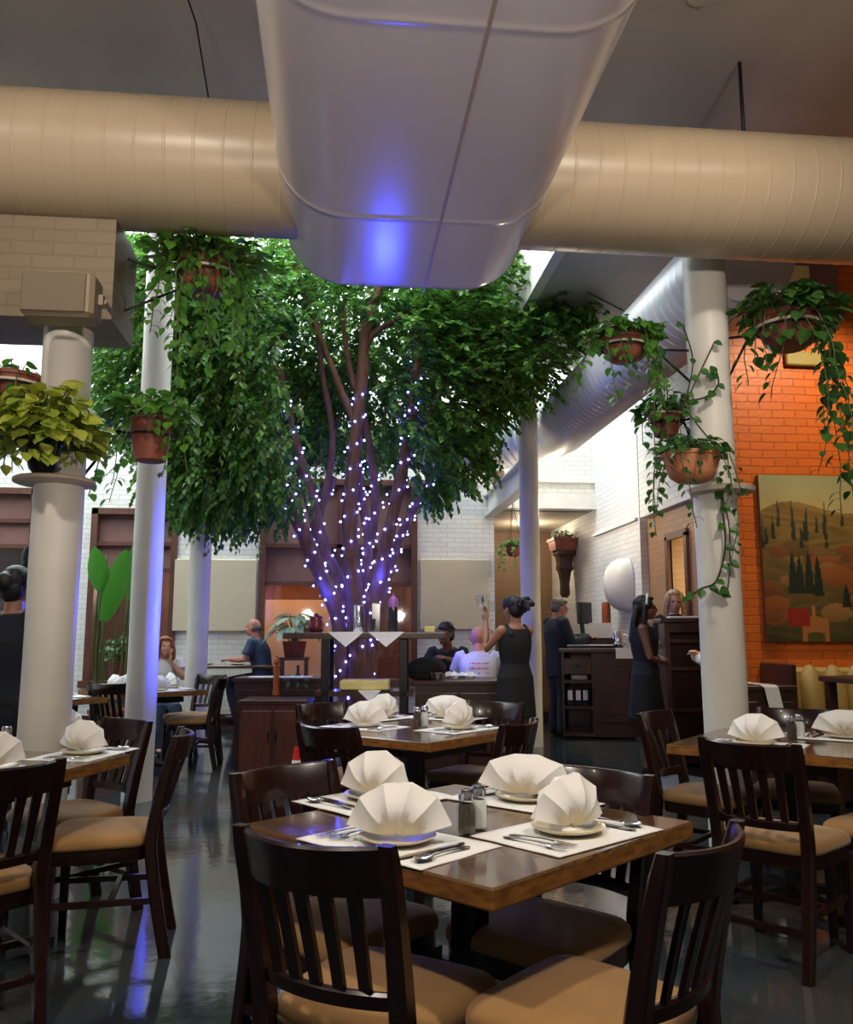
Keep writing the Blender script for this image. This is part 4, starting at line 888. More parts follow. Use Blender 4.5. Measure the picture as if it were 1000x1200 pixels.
# ------------------------------------------------------------------ potted plants
def plant(name, loc, label, pot, fol, vines=(), bracket=None, cat='potted plant', group=None):
    """pot: (kind, radius, height, material); fol: (n, spread_r, spread_up, size, material); vines: [(angle, start r, length, n leaves, size)]"""
    r = empty(name, loc, 0, label=label, cat=cat); o_ = np.array(loc, float)
    kind, R0, Hh, pm_ = pot
    if kind:
        taper = {'pot': .68, 'bowl': .55, 'dish': .6}[kind]; pr = [(R0*taper*.9, 0), (R0*taper, .004)]
        for t in (.2, .4, .6, .8): pr.append((R0*(taper+(1-taper)*(t**(.45 if kind != 'pot' else .9))), Hh*t*.9))
        pr += [(R0*.985, Hh*.86), (R0*1.05, Hh*.87), (R0*1.06, Hh), (R0*.96, Hh), (R0*.93, Hh*.9), (.01, Hh*.88)]
        MB().lathe(pr, n=28).build('pot', M[pm_], r, True, 40)
        if kind != 'bowl': MB().lathe([(R0*1.0, Hh*.62), (R0*1.075, Hh*.62), (R0*1.085, Hh*.70), (R0*1.0, Hh*.70)] if kind == 'dish' else [(R0*1.06, Hh*.93), (R0*1.10, Hh*.94), (R0*1.10, Hh*1.01), (R0*1.04, Hh*1.01)], n=28).build('rim_band', M['rim'], r, True, 40)
        MB().lathe([(R0*.9, Hh*.86), (R0*.6, Hh*.92), (.01, Hh*.95)], n=16).build('soil', M['soil'], r, True)
    m = MB(); st_ = MB(); n, sr, su, sz, fm = fol; P, D, U, L_ = [], [], [], []
    for _ in range(n):
        a = random.uniform(0, 2*PI); e = random.random()**.6; R_ = sr*e; b = np.array([math.cos(a)*R0*.6*e, math.sin(a)*R0*.6*e, Hh*.92 if kind else 0]); up = su*random.uniform(.2, 1)*(1-.55*e*e)
        tip = np.array([math.cos(a)*R_, math.sin(a)*R_, b[2]+up-.25*sr*max(0, e-.75)])
        mid = (b+tip)/2+np.array([0, 0, .25*up]); st_.tube([b, mid, tip], .0028, 4, cap=False)
        P.append(tip); d = np.array([math.cos(a+random.gauss(0,.5)), math.sin(a+random.gauss(0,.5)), random.gauss(-.35, .4)]); D.append(d); U.append(np.array([math.cos(a)*.5, math.sin(a)*.5, 1])+rnd(1, .35)[0]); L_.append(sz*random.uniform(.65, 1.15))
    for va, vr, vl, vn, vs in vines:
        zt = Hh*.98 if kind else 0; p = np.array([math.cos(va)*R0*.8, math.sin(va)*R0*.8, zt]); q1 = np.array([math.cos(va)*vr, math.sin(va)*vr, zt+.02]); pts = [p, q1]; cur = q1.copy(); d = np.array([math.cos(va)*.35, math.sin(va)*.35, -1.0]); steps = max(6, int(vl/.05))
        for k in range(steps):
            d = d*.85+np.array([random.gauss(0,.10)+.03*math.sin(k*.7+va*3), random.gauss(0,.10), -.22]); d /= np.linalg.norm(d); cur = cur+d*vl/steps; pts.append(cur.copy())
        st_.tube(pts, .0032, 4, cap=False)
        for k in range(vn):
            t = 1+(len(pts)-2)*(k+.5*random.random())/vn; i = min(int(t), len(pts)-2); q = pts[i]+(pts[i+1]-pts[i])*(t-i); a = random.uniform(0, 2*PI); hd = np.array([math.cos(a), math.sin(a), -.1]); off = hd*.03
            st_.tube([q, q+off], .0016, 3, cap=False)
            P.append(q+off); D.append(hd*.7+np.array([0,0,-.65])); U.append(hd*.8+np.array([0,0,.6])+rnd(1,.2)[0]); L_.append(vs*random.uniform(.6, 1.15)*(1-.3*k/vn))
    leaves(m, P, D, U, L_); m.build('foliage', M[fm], r); st_.build('stems', M['stem'], r)
    if bracket is not None:
        b = MB()
        for pl in bracket: b.tube([np.asarray(p, float)-o_ for p in pl], .008, 6)
        b.tube([(R0*1.03*math.cos(2*PI*k/24), R0*1.03*math.sin(2*PI*k/24), Hh*.58) for k in range(25)], .006, 5, cap=False)
        b.build('bracket', M['iron'], r, True)
    return r
def colpt(c, z, toward, r=.13):
    d = np.array([toward[0]-c[0], toward[1]-c[1], 0]); d /= np.linalg.norm(d); return np.array([c[0], c[1], z])+d*r
D2 = lambda px, py, d, Hh: at_d(px, py, d)
def br(c, loc, Hh, R0=.13, r=.125):
    l = np.array(loc); a = colpt(c, l[2]+Hh*.58, l, r); b = colpt(c, l[2]-.12, l, r); d = np.array([l[0]-c[0], l[1]-c[1], 0]); d /= np.linalg.norm(d); e = np.array([l[0], l[1], l[2]+Hh*.58])-d*R0
    return [[a, e], [b, a*.25+e*.75]]
l = at_d(14, 473, 4.35); plant('hanging_plant', l, 'wide terracotta dish of pothos cut off at the left photo edge', ('dish', .135, .15, 'terra'), (22, .13, .10, .07, 'pothos'), [(a, .15, L_, int(L_*14), .075) for a, L_ in ((3.9,.5),(4.6,.42),(5.2,.3),(3.2,.6),(2.4,.45),(4.2,.55))], br(CA, l, .15, .135))
sh_z = float(at_d(72, 566, 4.3)[2]); sc = at_d(70, 566, 4.30)
so_ = MB().lathe([(.19, 0), (.2, .005), (.2, .02), (.19, .026)], n=32).build('plant_shelf', M['rim'], None, True, 40, label='round pale shelf around the stout cream column holding the golden pothos', cat='shelf'); so_.location = (CA[0], CA[1]-.08, sh_z)
plant('pothos_plant', (CA[0]-.015, CA[1]-.225, sh_z+.026), 'bushy golden pothos on the round shelf of the cream column', ('bowl', .085, .14, 'black'), (330, .27, .34, .105, 'pothos_y'), [(4.4, .13, .14, 5, .08), (5.4, .15, .12, 4, .08), (3.6, .15, .15, 5, .08), (6.0,.15,.12,5,.08), (2.8,.17,.14,5,.08), (5.0,.14,.13,5,.08)])
l = at_d(176, 541, 4.75); plant('hanging_plant', l, 'terracotta pot of trailing pothos on a bracket right of the cream column', ('pot', .125, .25, 'terra'), (210, .26, .17, .085, 'pothos'), [(a, .16+.04*(k % 3), L_, int(L_*24), .072) for k, (a, L_) in enumerate(((4.0,.45),(4.5,.2),(5.3,.42),(5.9,.35),(3.5,.5),(3.0,.42),(2.6,.5),(.3,.3),(4.9,.15)))], br(CA, l, .25, .125))
l = at_d(240, 346, 4.72); lr = l.copy(); bx = np.array([-1.2, CA[1]+.05, l[2]])
plant('hanging_plant', l, 'shaded terracotta dish plant on a bracket off the end of the brick beam', ('dish', .155, .19, 'terra'), (330, .36, .22, .075, 'pothos'), [(a, .2, L_, int(L_*44), .075) for a, L_ in ((4.2,.6),(4.7,.75),(5.2,.7),(5.8,.55),(3.7,.5),(3.2,.45),(.2,.4),(4.45,.9),(5.5,.8),(6.1,.6),(2.6,.4))], [[bx+np.array([0,0,.12]), l+np.array([-.15,0,.11])], [bx+np.array([0,0,-.18]), l+np.array([-.17,0,.02])]])
# right-hand column plants
l = at_d(731, 424, 5.2); plant('hanging_plant', l, 'terracotta dish plant left of the vine-wrapped column, highest on that side', ('dish', .135, .15, 'terra'), (230, .24, .14, .07, 'pothos'), [(a, .18, L_, int(L_*34), .072) for a, L_ in ((3.4,.42),(3.9,.5),(4.3,.45),(5.6,.5),(6.1,.55),(.2,.6),(5.2,.3),(5.9,.45),(.5,.4))], br(CE, l, .15, .135))
l = at_d(781, 512, 5.5); plant('hanging_plant', l, 'small terracotta pot half hidden left of the vine-wrapped column', ('pot', .105, .15, 'terra'), (110, .20, .17, .085, 'pothos_d'), [(3.3,.14,.25,5,.07),(3.9,.14,.4,9,.075),(4.4,.12,.5,10,.075),(5.0,.12,.35,6,.07)], br(CE, l, .15, .105))
sz = float(at_d(822, 577, 5.1)[2])
so_ = MB().lathe([(.17, 0), (.19, .005), (.20, .03), (.19, .036)], n=32).build('plant_shelf', M['rim'], None, True, 40, label='round pale shelf around the vine-wrapped column', cat='shelf'); so_.location = (CE[0], CE[1]-.09, sz)
l = at_d(811, 557, 4.96); l[2] = sz+.036
plant('pothos_plant', l, 'pale terracotta bowl plant on the shelf of the vine-wrapped column', ('bowl', .165, .17, 'terra_lt'), (110, .20, .14, .07, 'pothos_d'), [(3.6,.19,.4,12,.06),(4.0,.19,.5,13,.06),(3.2,.2,.4,9,.06),(5.8,.2,.25,6,.055),(6.1,.22,.3,7,.05),(5.3,.18,.75,14,.045),(4.6,.18,.2,3,.05),(2.7,.2,.5,10,.06)])
l = at_d(925, 409, 5.05); plant('hanging_plant', l, 'terracotta dish plant with long vines before the orange wall', ('dish', .18, .21, 'terra'), (170, .30, .22, .11, 'pothos_d'), [(a, .2, L_, int(L_*19), .10) for a, L_ in ((4.6,.9),(4.95,1.2),(5.4,1.3),(5.9,1.15),(4.2,.6),(3.6,.4),(3.2,.35),(6.1,.9),(2.9,.5),(.2,1.0),(5.65,1.2))], br(CE, l, .21, .18))
# vines climbing on the column
vb = MB(); vs = MB(); P, D, U, L_ = [], [], [], []; PTH = [[(806,700),(822,690),(840,680),(850,640),(846,590),(845,560)],[(845,575),(855,620),(853,690),(838,690)],[(838,400),(806,470),(812,490),(845,530)],[(800,380),(812,420),(806,460),(800,480)],[(806,470),(828,465),(842,450),(838,430)]]
for pl in PTH:
    pts = spline([at_d(x, y, 5.07) for x, y in pl], 6); vs.tube(pts, .006 if pl[0][0] == 806 else .0045, 5, cap=False)
    for k in range(0, len(pts), 3): a = random.uniform(0, 2*PI); P.append(pts[k]); D.append(np.array([math.cos(a), -.4, -.5+math.sin(a)*.3])); U.append(np.array([0, -1, .4])); L_.append(random.uniform(.035, .075))
vn = empty('climbing_vine', (CE[0], CE[1]-.14, 0), 0, label='sparse vines trailing over the thick right-hand column', cat='vine'); o_ = np.array(vn.location)
leaves(vb, np.array(P)-o_, D, U, L_); vb.build('foliage', M['pothos_d'], vn); vs.xf(Matrix.Translation(-Vector(o_))).build('stems', M['stem_d'], vn)
# corridor planter on its corbel
cpz = float(at_d(648, 644, 14.0)[2]); cpp = np.array([3.72, 13.9, cpz])
cr_ = MB(); cr_.rings([[(x*w_, y*w_-.0, z) for x, y in ((-.12,-.14),(.12,-.14),(.17,.0),(.12,.14),(-.12,.14))] for z, w_ in ((0,1.2),(-.06,1.25),(-.10,.95),(-.22,.85),(-.30,.95),(-.36,.7),(-.55,.5),(-.72,.55),(-.78,.3))]); o = cr_.build('corbel', M['darkwood'], None, True, 40, label='dark carved corbel under the corridor planter', cat='corbel'); o.location = tuple(cpp)
l_ = plant('planter_box', cpp+np.array([-.02,0,0]), 'reddish planter trough with dark leaves on the corridor corbel', (None, .2, .2, ''), (110, .20, .22, .06, 'pothos_d'))
MB().rings([[(x*w_, y*w_, z) for x, y in ((-.2,-.24),(.2,-.24),(.2,.24),(-.2,.24))] for z, w_ in ((0,.82),(.15,.95),(.155,1.04),(.20,1.05),(.20,.95),(.14,.9))]).build('pot', M['terra'], l_)
for ch in l_.children:
    if ch.name.startswith(('foliage', 'stems')): ch.location.z = .15
# hanging basket in the corridor mouth
l = at_d(602, 652, 12.3); hp = plant('hanging_basket', l, 'trailing plant hung by a hook in the corridor mouth', ('bowl', .12, .16, 'terra'), (70, .19, .12, .065, 'pothos'), [(a, .15, L_, int(L_*22), .065) for a, L_ in ((3.2,.4),(3.8,.5),(4.4,.35),(2.6,.35),(5,.25))])
wt_ = MB(); top = np.array([0, 0, float(at_d(605, 588, 12.3)[2])-l[2]])
for k in range(3): wt_.tube([(.12*math.cos(k*2.09), .12*math.sin(k*2.09), .16), top], .004, 4)
wt_.tube([top, top+np.array([0,0,.16])], .006, 5); wt_.build('hanger', M['iron'], hp)
l = at_d(160, 420, 6)
l = at_d(6, 590, 7.0)
# bird-of-paradise plant, leafy shrub and window plant
def leafblade(mb, base, d, up, L_, w_, bend, m=0):
    d = np.array(d, float); d /= np.linalg.norm(d); s = np.cross(d, up); s /= np.linalg.norm(s); n_ = np.cross(s, d); V = []
    K = 12
    for k in range(K+1):
        t = k/K; ww = w_*math.sin(PI*min(1, t*.93+.07))**.7*(1-.15*t); c = np.asarray(base)+d*L_*t-n_*bend*t*t*L_
        V += [c-s*ww+n_*ww*.22, c-s*ww*.5+n_*ww*.05, c, c+s*ww*.5+n_*ww*.05, c+s*ww+n_*ww*.22]
    mb.add(V, [(k*5+j, k*5+j+1, k*5+6+j, k*5+5+j) for k in range(K) for j in range(4)], m)
bp_ = empty('banana_plant', at_d(130, 862, 9.6)*np.array([1,1,0]), 0, label='tall banana-leaved plant with upright stems before the left window', cat='plant'); o_ = np.array(bp_.location)
MB().lathe([(.18,0),(.2,.02),(.24,.42),(.26,.43),(.26,.47),(.23,.47),(.2,.4)], n=24).build('pot', M['terra'], bp_, True, 40)
stm = MB(); lf = []
for (x0, x1, y1, x2, y2, w_, bend) in ((122,120,728,146,642,.19,-.08),(112,118,692,108,640,.17,-.1),(146,152,690,166,625,.13,.12),(140,150,705,165,672,.10,.15)):
    b = at_d(x0, 800, 9.6)-o_; a = at_d(x1, y1, 9.55)-o_; t = at_d(x2, y2, 9.5)-o_; stm.tube(spline([b*np.array([.4,.4,0])+np.array([0,0,.3]), b, a], 4), .012, 6); lf.append((a, t, w_, bend))
for a, t, w_, bend in lf:
    m = MB(); leafblade(m, a, t-a, np.array([.15, 1, .2]), np.linalg.norm(t-a), w_*.78, bend); m.build('leaf', M['banana'], bp_, True)
for x, yt in ((108,690),(114,700),(133,690),(150,690),(118,650),(157,700)): stm.tube(spline([np.array([0,0,.3])+rnd(1,.05)[0]*np.array([1,1,0]), at_d(x, 780, 9.6)-o_, at_d(x+8, yt, 9.6)-o_], 4), .010, 6)
stm.tube(spline([at_d(150,690,9.6)-o_, at_d(158,640,9.55)-o_, at_d(162,612,9.5)-o_], 4), .006, 5); stm.build('stems', M['stem'], bp_, True)
plant('leafy_shrub', at_d(148, 775, 10.6), 'small bushy dark green shrub behind the banana-leaved plant', (None, .14, .2, ''), (150, .30, .42, .07, 'pothos_d'))
shrub = bpy.data.objects['leafy_shrub']; MB().lathe([(.16, -shrub.location.z), (.2, -.02), (.21, .0), (.18, .0)], n=20).build('pot', M['terra'], shrub, True, 40)
wp_ = empty('window_plant', at_d(345, 770, 11.6), 0, label='pale variegated broad-leaved plant on a stand before the wide window', cat='plant'); m = MB(); stw = MB()
for k in range(26):
    a = k*2.4; e = (k % 9)/9; b = np.array([0, 0, .12]); tip = np.array([math.cos(a)*.20*(.4+e), math.sin(a)*.20*(.4+e), .30+.28*(1-e)]); stw.tube([b, (b+tip)/2+np.array([0,0,.06]), tip], .006, 5, cap=False)
    leafblade(m, tip, np.array([math.cos(a), math.sin(a), -.25-.5*e]), np.array([-math.sin(a), math.cos(a), .25])[[0,1,2]] if False else np.cross(np.array([math.cos(a), math.sin(a), 0]), [0,0,1.0]), .27, .0, .0)if False else leaves(m, [tip], [np.array([math.cos(a), math.sin(a), -.25-.5*e])], [np.array([math.cos(a)*.4, math.sin(a)*.4, 1])], [.26], HEART, HEART_F, .62)
m.build('foliage', M['variegated'], wp_); stw.build('stems', M['stem'], wp_, True); MB().lathe([(.12,0),(.13,.01),(.16,.2),(.17,.21),(.15,.21),(.1,.18)], n=20).build('pot', M['terra'], wp_, True, 40); pz = float(wp_.location.z)
MB().box((0,0,-.02), (.4,.4,.04)).build('stand_top', M['darkwood'], wp_)
for x in (-.16,.16):
    for y in (-.16,.16): MB().box((x,y,-(pz)/2-.02), (.04,.04,pz-.04)).build('leg', M['darkwood'], wp_)
# ------------------------------------------------------------------ people
def person(x, y, head, label, skin, P, hair=None, wear=(), h=1.70, z0=0.0, eyes=False, female=False, headyaw=0.0, headpitch=0.0):
    """x, y metres from the camera; head = facing (right, ahead); P = pose joints for a 1.70 m figure (local: +x right, +y front)"""
    root = empty('person', cw(x, y, z0), cang(*head), label=label, cat='person'); s = h/1.70
    J = dict(pel=(0,0,.93), waist=(0,.005,1.07), chest=(0,.0,1.25), neck=(0,-.015,1.43), head=(0,.02,1.575),
             shL=(-.175,-.01,1.385), shR=(.175,-.01,1.385), elL=(-.215,-.03,1.10), elR=(.215,-.03,1.10), wrL=(-.22,.05,.86), wrR=(.22,.05,.86),
             hipL=(-.088,0,.90), hipR=(.088,0,.90), knL=(-.095,.02,.49), knR=(.095,.02,.49), anL=(-.10,-.015,.085), anR=(.10,-.015,.085))
    if female: J['shL'] = (-.155,-.01,1.375); J['shR'] = (.155,-.01,1.375)
    J.update(P); J = {k: np.array(v, float)*s for k, v in J.items()}
    wf = .92 if female else 1.06
    RG = [(-.10,.150*wf if not female else .165,.105),(0,.165 if female else .162,.112)]
    def torso(mb, inf, lo=-.10, top=True, flare=None):
        pel, wa, ch, nk = J['pel'], J['waist'], J['chest'], J['neck']; rs = []
        def ring(c, rx, ry, up):
            up = up/np.linalg.norm(up); fx = np.array([1.0,0,0]); fy = np.cross(up, fx); fy /= np.linalg.norm(fy)
            return [c+fx*rx*s*math.cos(2*PI*k/24)+fy*ry*s*math.sin(2*PI*k/24) for k in range(24)]
        u0, u1, u2 = wa-pel, ch-wa, nk-ch; i = inf
        rs.append(ring(pel+np.array([0,0,lo])*s, .150+i, .105+i, np.array([0,0,1.0])))
        rs.append(ring(pel+np.array([0,0,lo*.4])*s, (.172 if female else .165)+i, .118+i, np.array([0,0,1.0])))
        rs.append(ring(pel*.5+wa*.5, (.15 if female else .158)+i, .108+i, u0))
        rs.append(ring(wa, (.128 if female else .152)+i, (.095 if female else .112)+i, u1))
        rs.append(ring(wa*.4+ch*.6, (.145 if female else .170)+i, (.115 if female else .122)+i, u1))
        rs.append(ring(ch+u2*.15, (.155 if female else .185)+i, (.118 if female else .122)+i, u2))
        rs.append(ring(ch+u2*.55, (.150 if female else .185)+i*.8, .095+i*.8, u2))
        rs.append(ring(ch+u2*.80, (.115 if female else .140)+i*.6, .075+i*.6, u2))
        if top: rs.append(ring(nk, .062+i*.5, .062+i*.5, u2))
        mb.rings(rs)
    b = MB(); torso(b, 0)
    for S_ in 'LR':
        sh, el, wr = J['sh'+S_], J['el'+S_], J['wr'+S_]; k = (.88 if female else 1.0)*s
        b.tube([sh, sh*.6+el*.4, el, el*.6+wr*.4, wr], [.055*k, .048*k, .040*k, .039*k, .027*k], 12, ball=True)
        hip, kn, an = J['hip'+S_], J['kn'+S_], J['an'+S_]
        b.tube([hip, hip*.6+kn*.4, kn, kn*.65+an*.35, an], [.088*s, .076*s, .055*s, .056*s, .036*s], 12, ball=True)
        b.ell(an+np.array([0,.07,-.045])*s, np.array([.042,.125,.038])*s)
        d = wr-el; d /= np.linalg.norm(d); hd = P.get('hand'+S_); hd = np.array(hd, float)/np.linalg.norm(hd) if hd is not None else d      # hand direction
        side = np.cross(hd, [0,0,1.0]) if abs(hd[2]) < .9 else np.array([0,1.0,0]); side = side-hd*(side@hd); side /= np.linalg.norm(side); nrm = np.cross(side, hd); curl = -nrm if S_ == 'L' else nrm
        R = np.stack([side, hd, nrm], axis=1); b.ell(wr+hd*.045*s, np.array([.040,.052,.016])*s, R)
        for fi, (o, L_) in enumerate(((-.028,.065),(-.0095,.078),(.0095,.074),(.027,.058))):
            p0 = wr+hd*.078*s+side*o*s; p1 = p0+hd*L_*.5*s+nrm*-.006*s; p2 = p1+(hd*.75-nrm*.65)*L_*.5*s
            b.tube([p0, p1, p2], [.0088*s, .0084*s, .007*s], 7, ball=True)
        tsd = -1 if (S_ == 'R') else 1
        p0 = wr+hd*.02*s+side*tsd*.032*s; p1 = p0+(side*tsd*.7+hd*.7)*.035*s; b.tube([p0, p1, p1+(hd*.9-nrm*.3)*.03*s], [.011*s, .0095*s, .008*s], 7, ball=True)
    # head
    hc = J['head']; HR = rotz(-headyaw)@rotx(headpitch); hp = lambda *q: hc+HR@(np.array(q)*s); he = lambda c, r: b.ell(hp(*c), np.array(r)*s, HR, 14, 10)
    b.tube([J['neck']-np.array([0,.0,.06])*s, hp(0,-.025,-.07)], [.060*s, .052*s] if not female else [.05*s, .045*s], 14)
    he((0,-.012,.028), (.076,.094,.090)); he((0,.022,-.035), (.060,.070,.075)); he((0,.055,-.088), (.030,.028,.022)); he((0,.085,.02), (.045,.015,.012))
    b.tube([hp(0,.092,.012), hp(0,.108,-.022), hp(0,.098,-.034)], [.009*s, .016*s, .013*s], 8, ball=True)
    for k in (-1, 1): he((k*.076,-.005,-.008), (.010,.020,.030)); he((k*.036,.070,-.028), (.024,.018,.018))
    he((0,.088,-.060), (.024,.011,.009)); he((0,.086,-.071), (.021,.011,.008))
    me = remesh(b, 'body', .0085*s, 3, skin); link_mesh(me, 'body', root)
    if eyes:
        for k in (-1, 1): MB().ell(hp(k*.031,.086,.002), np.array([.012,.007,.006])*s, HR, 10, 6).build('eye', M['eye'], root, True); MB().ell(hp(k*.031,.090,.020), np.array([.017,.005,.0035])*s, HR, 8, 6).build('eyebrow', hair[1] if hair else M['hair_k'], root, True)
        MB().ell(hp(0,.097,-.065), np.array([.021,.006,.0065])*s, HR, 10, 6).build('mouth', M['lips'], root, True)
    if hair:
        kind, hm = hair; g = MB(); E = lambda c, r: g.ell(hp(*c), np.array(r)*s, HR, 16, 12)
        rr = random.Random(len(label))
        if kind in ('short', 'curly', 'fringe'):
            if kind == 'fringe':
                for k in range(9): a = PI*k/8; E((.076*math.cos(a), -.03-.075*math.sin(a), -.005), (.014,.022,.035))
            else: E((0,-.026,.042), (.083,.096,.088)); E((0,-.06,-.01), (.074,.058,.07)); E((0,.045,.088), (.06,.04,.026))
            if kind == 'curly':
                for _ in range(60):
                    a = rr.uniform(0, 2*PI); e = rr.uniform(.1, 1.4); E((.085*math.sin(e)*math.cos(a), -.015+.098*math.sin(e)*math.sin(a), .05+.092*math.cos(e)), (.018,.018,.018))
        else:
            E((0,-.028,.040), (.086,.094,.090)); E((0,.040,.090), (.055,.045,.026)); E((0,-.06,-.01), (.080,.060,.08))
            for k in (-1, 1): E((k*.066,.02,.045), (.024,.05,.06))
            if kind == 'long':
                for q in range(11):
                    t = q/10; xx = (q % 4-1.5)*.035; g.tube([hp(xx,-.075,.0), hp(xx*1.3,-.11,-.14), hp(xx*1.5,-.10-.02*(q % 3),-.30), hp(xx*1.4,-.085,-.43-.03*(q % 3))], [.035*s,.036*s,.032*s,.016*s], 8, ball=True)
                for k in (-1, 1): g.tube([hp(k*.075,.0,.03), hp(k*.088,-.01,-.09), hp(k*.095,-.03,-.24), hp(k*.09,-.04,-.36)], [.026*s,.03*s,.028*s,.014*s], 8, ball=True)
            if kind == 'bob':
                for k in (-1, 1): g.tube([hp(k*.075,.015,.05), hp(k*.092,.01,-.04), hp(k*.095,0,-.13), hp(k*.085,.0,-.19)], [.026*s,.034*s,.033*s,.014*s], 8, ball=True)
                g.tube([hp(0,-.085,.0), hp(0,-.1,-.15)], [.075*s,.06*s], 10, ball=True)
            if kind == 'pony':
                g.tube([hp(0,-.10,.06), hp(0,-.145,.065), hp(.0,-.20,.03), hp(.0,-.235,-.01)], [.03*s,.040*s,.042*s,.02*s], 10, ball=True)
                for _ in range(16): E((rr.gauss(0,.03), -.19+rr.gauss(0,.028), .04+rr.gauss(0,.03)), (.02,.02,.026))
            if kind == 'bun': E((0,-.11,.03), (.055,.05,.055))
        link_mesh(remesh(g, 'hair', .0075*s, 2, hm), 'hair', root)
    for w in wear:
        k, m_ = w[0], w[1]; g = MB(); arg = w[2] if len(w) > 2 else None
        if k in ('top', 'jacket'):
            torso(g, .016 if k == 'top' else .026, -.13 if k == 'top' else -.22); fr = {None: 1.0}.get(arg, arg)
            for S_ in 'LR':
                sh, el, wr = J['sh'+S_], J['el'+S_], J['wr'+S_]; i = (.013 if k == 'top' else .020)*s; kk = (.9 if female else 1.0)*s
                if fr >= 1: g.tube([sh+(J['neck']-sh)*.25, sh, sh*.5+el*.5, el, el*.5+wr*.5, wr*.97+el*.03], [.05*kk+i, .058*kk+i, .050*kk+i, .043*kk+i, .039*kk+i, .032*kk+i], 12, ball=True)
                else:
                    e2 = sh+(el-sh)*fr; g.tube([sh+(J['neck']-sh)*.25, sh, (sh+e2)/2, e2], [.05*kk+i, .058*kk+i, .053*kk+i*1.3, .050*kk+i*1.6], 12)
            nm = 'jacket' if k == 'jacket' else 'shirt'
        elif k == 'dress':
            torso(g, .016, -.12, False); hem, fl = arg; pel = J['pel']; rs = []
            for t in (0, .3, .65, 1): z = (pel[2]+.03*s)*(1-t)+hem*s*t; rs.append([(pel[0]+(.185+fl*t)*s*math.cos(2*PI*j/28)*(1+.03*t*math.sin(j*2.7)), pel[1]+(.130+fl*t)*s*math.sin(2*PI*j/28)*(1+.03*t*math.sin(j*2.7)), z) for j in range(28)])
            g.rings(rs[::-1])
            for S_ in 'LR': a = J['sh'+S_]; g.tube([a*.62+J['neck']*.38+np.array([0,.07,-.07])*s, a*.66+J['neck']*.34+np.array([0,0,.022])*s, a*.62+J['neck']*.38+np.array([0,-.07,-.06])*s], [.035*s,.026*s,.035*s], 8, ball=True)
            nm = 'dress'
        elif k == 'trousers':
            pel = J['pel']; g.ell(pel+np.array([0,0,-.01])*s, np.array([.182,.135,.125])*s, None, 18, 10)
            for S_ in 'LR': hip, kn, an = J['hip'+S_], J['kn'+S_], J['an'+S_]; g.tube([hip, hip*.6+kn*.4, kn, kn*.5+an*.5, an+np.array([0,0,.0])], [.105*s,.094*s,.075*s,.070*s,.062*s], 14, ball=True)
            nm = 'trousers'
        elif k == 'shoes':
            for S_ in 'LR':
                g = MB(); an = J['an'+S_]; g.ell(an+np.array([0,.072,-.048])*s, np.array([.048,.135,.036])*s).ell(an+np.array([0,0,-.03])*s, np.array([.046,.052,.05])*s); link_mesh(remesh(g, 'shoe', .010, 2, m_), 'shoe', root)
            continue
        elif k == 'cap':
            g.ell(hp(0,-.015,.055), np.array([.088,.102,.078])*s, HR, 16, 10).ell(hp(0,.10,.055), np.array([.07,.07,.010])*s, HR); nm = 'cap'
        elif k == 'band':
            g.tube([hp(.088*math.cos(a), .015+.01*math.sin(a), .040+.095*math.sin(a)) for a in np.linspace(-.1, PI+.1, 15)], .012*s, 6); g.build('headband', m_, root, True); continue
        elif k == 'glasses':
            for q in (-1, 1): g.tube([hp(q*.033+.022*math.cos(a), .100, .002+.016*math.sin(a)) for a in np.linspace(0, 2*PI, 13)], .002*s, 4); g.tube([hp(q*.055,.098,.006), hp(q*.080,.0,.008)], .002*s, 4)
            g.build('glasses', m_, root, True); continue
        elif k == 'print':      # lines of red lettering-like print across the back
            for r_ in range(arg):
                z = J['chest'][2]+.07*s-r_*.05*s
                for q in range(7): xx = (-.09+.03*q)*s; g.box((xx, J['chest'][1]-.147*s+abs(xx)*.18, z), (.013*s+.006*(q % 2), .004, .014*s))
            g.build('print', m_, root); continue
        link_mesh(remesh(g, nm, .013*s, 3, m_), nm, root)
    return root
BK, NV = M['blackcloth'], M['navy']
SIT = lambda z, sp=.10, fw=.44, lean=0: dict(pel=(0,0,z+.09), waist=(0,-.01+lean*.15,z+.24), chest=(0,lean*.45,z+.42), neck=(0,-.01+lean*.9,z+.60), head=(0,.03+lean*1.15,z+.745), shL=(-.18,lean*.85,z+.555), shR=(.18,lean*.85,z+.555),
     hipL=(-.09,.0,z+.07), hipR=(.09,.0,z+.07), knL=(-sp,fw,z+.05), knR=(sp,fw,z+.05), anL=(-sp,fw+.02,.085), anR=(sp,fw+.02,.085))
# two staff at the far left
person(-2.30, 4.80, (.35, .94), 'standing person in black with dark gathered hair, back to us at the left edge', M['skin_m'], dict(elL=(-.25,.0,1.12), wrL=(-.2,.16,.95), elR=(.24,.02,1.12), wrR=(.16,.2,1.0)), ('bun', M['hair_k']), (('top', NV), ('trousers', BK), ('shoes', BK)), 1.66)
person(-2.43, 5.35, (.96, .1), 'standing person in a dark cap facing right, half behind the cream column', M['skin_l'], dict(elL=(-.22,-.03,1.11), wrL=(-.22,.05,.87), elR=(.22,-.02,1.12), wrR=(.22,.06,.88)), ('short', M['hair_k']), (('top', BK), ('trousers', BK), ('shoes', BK), ('cap', BK)), 1.85)
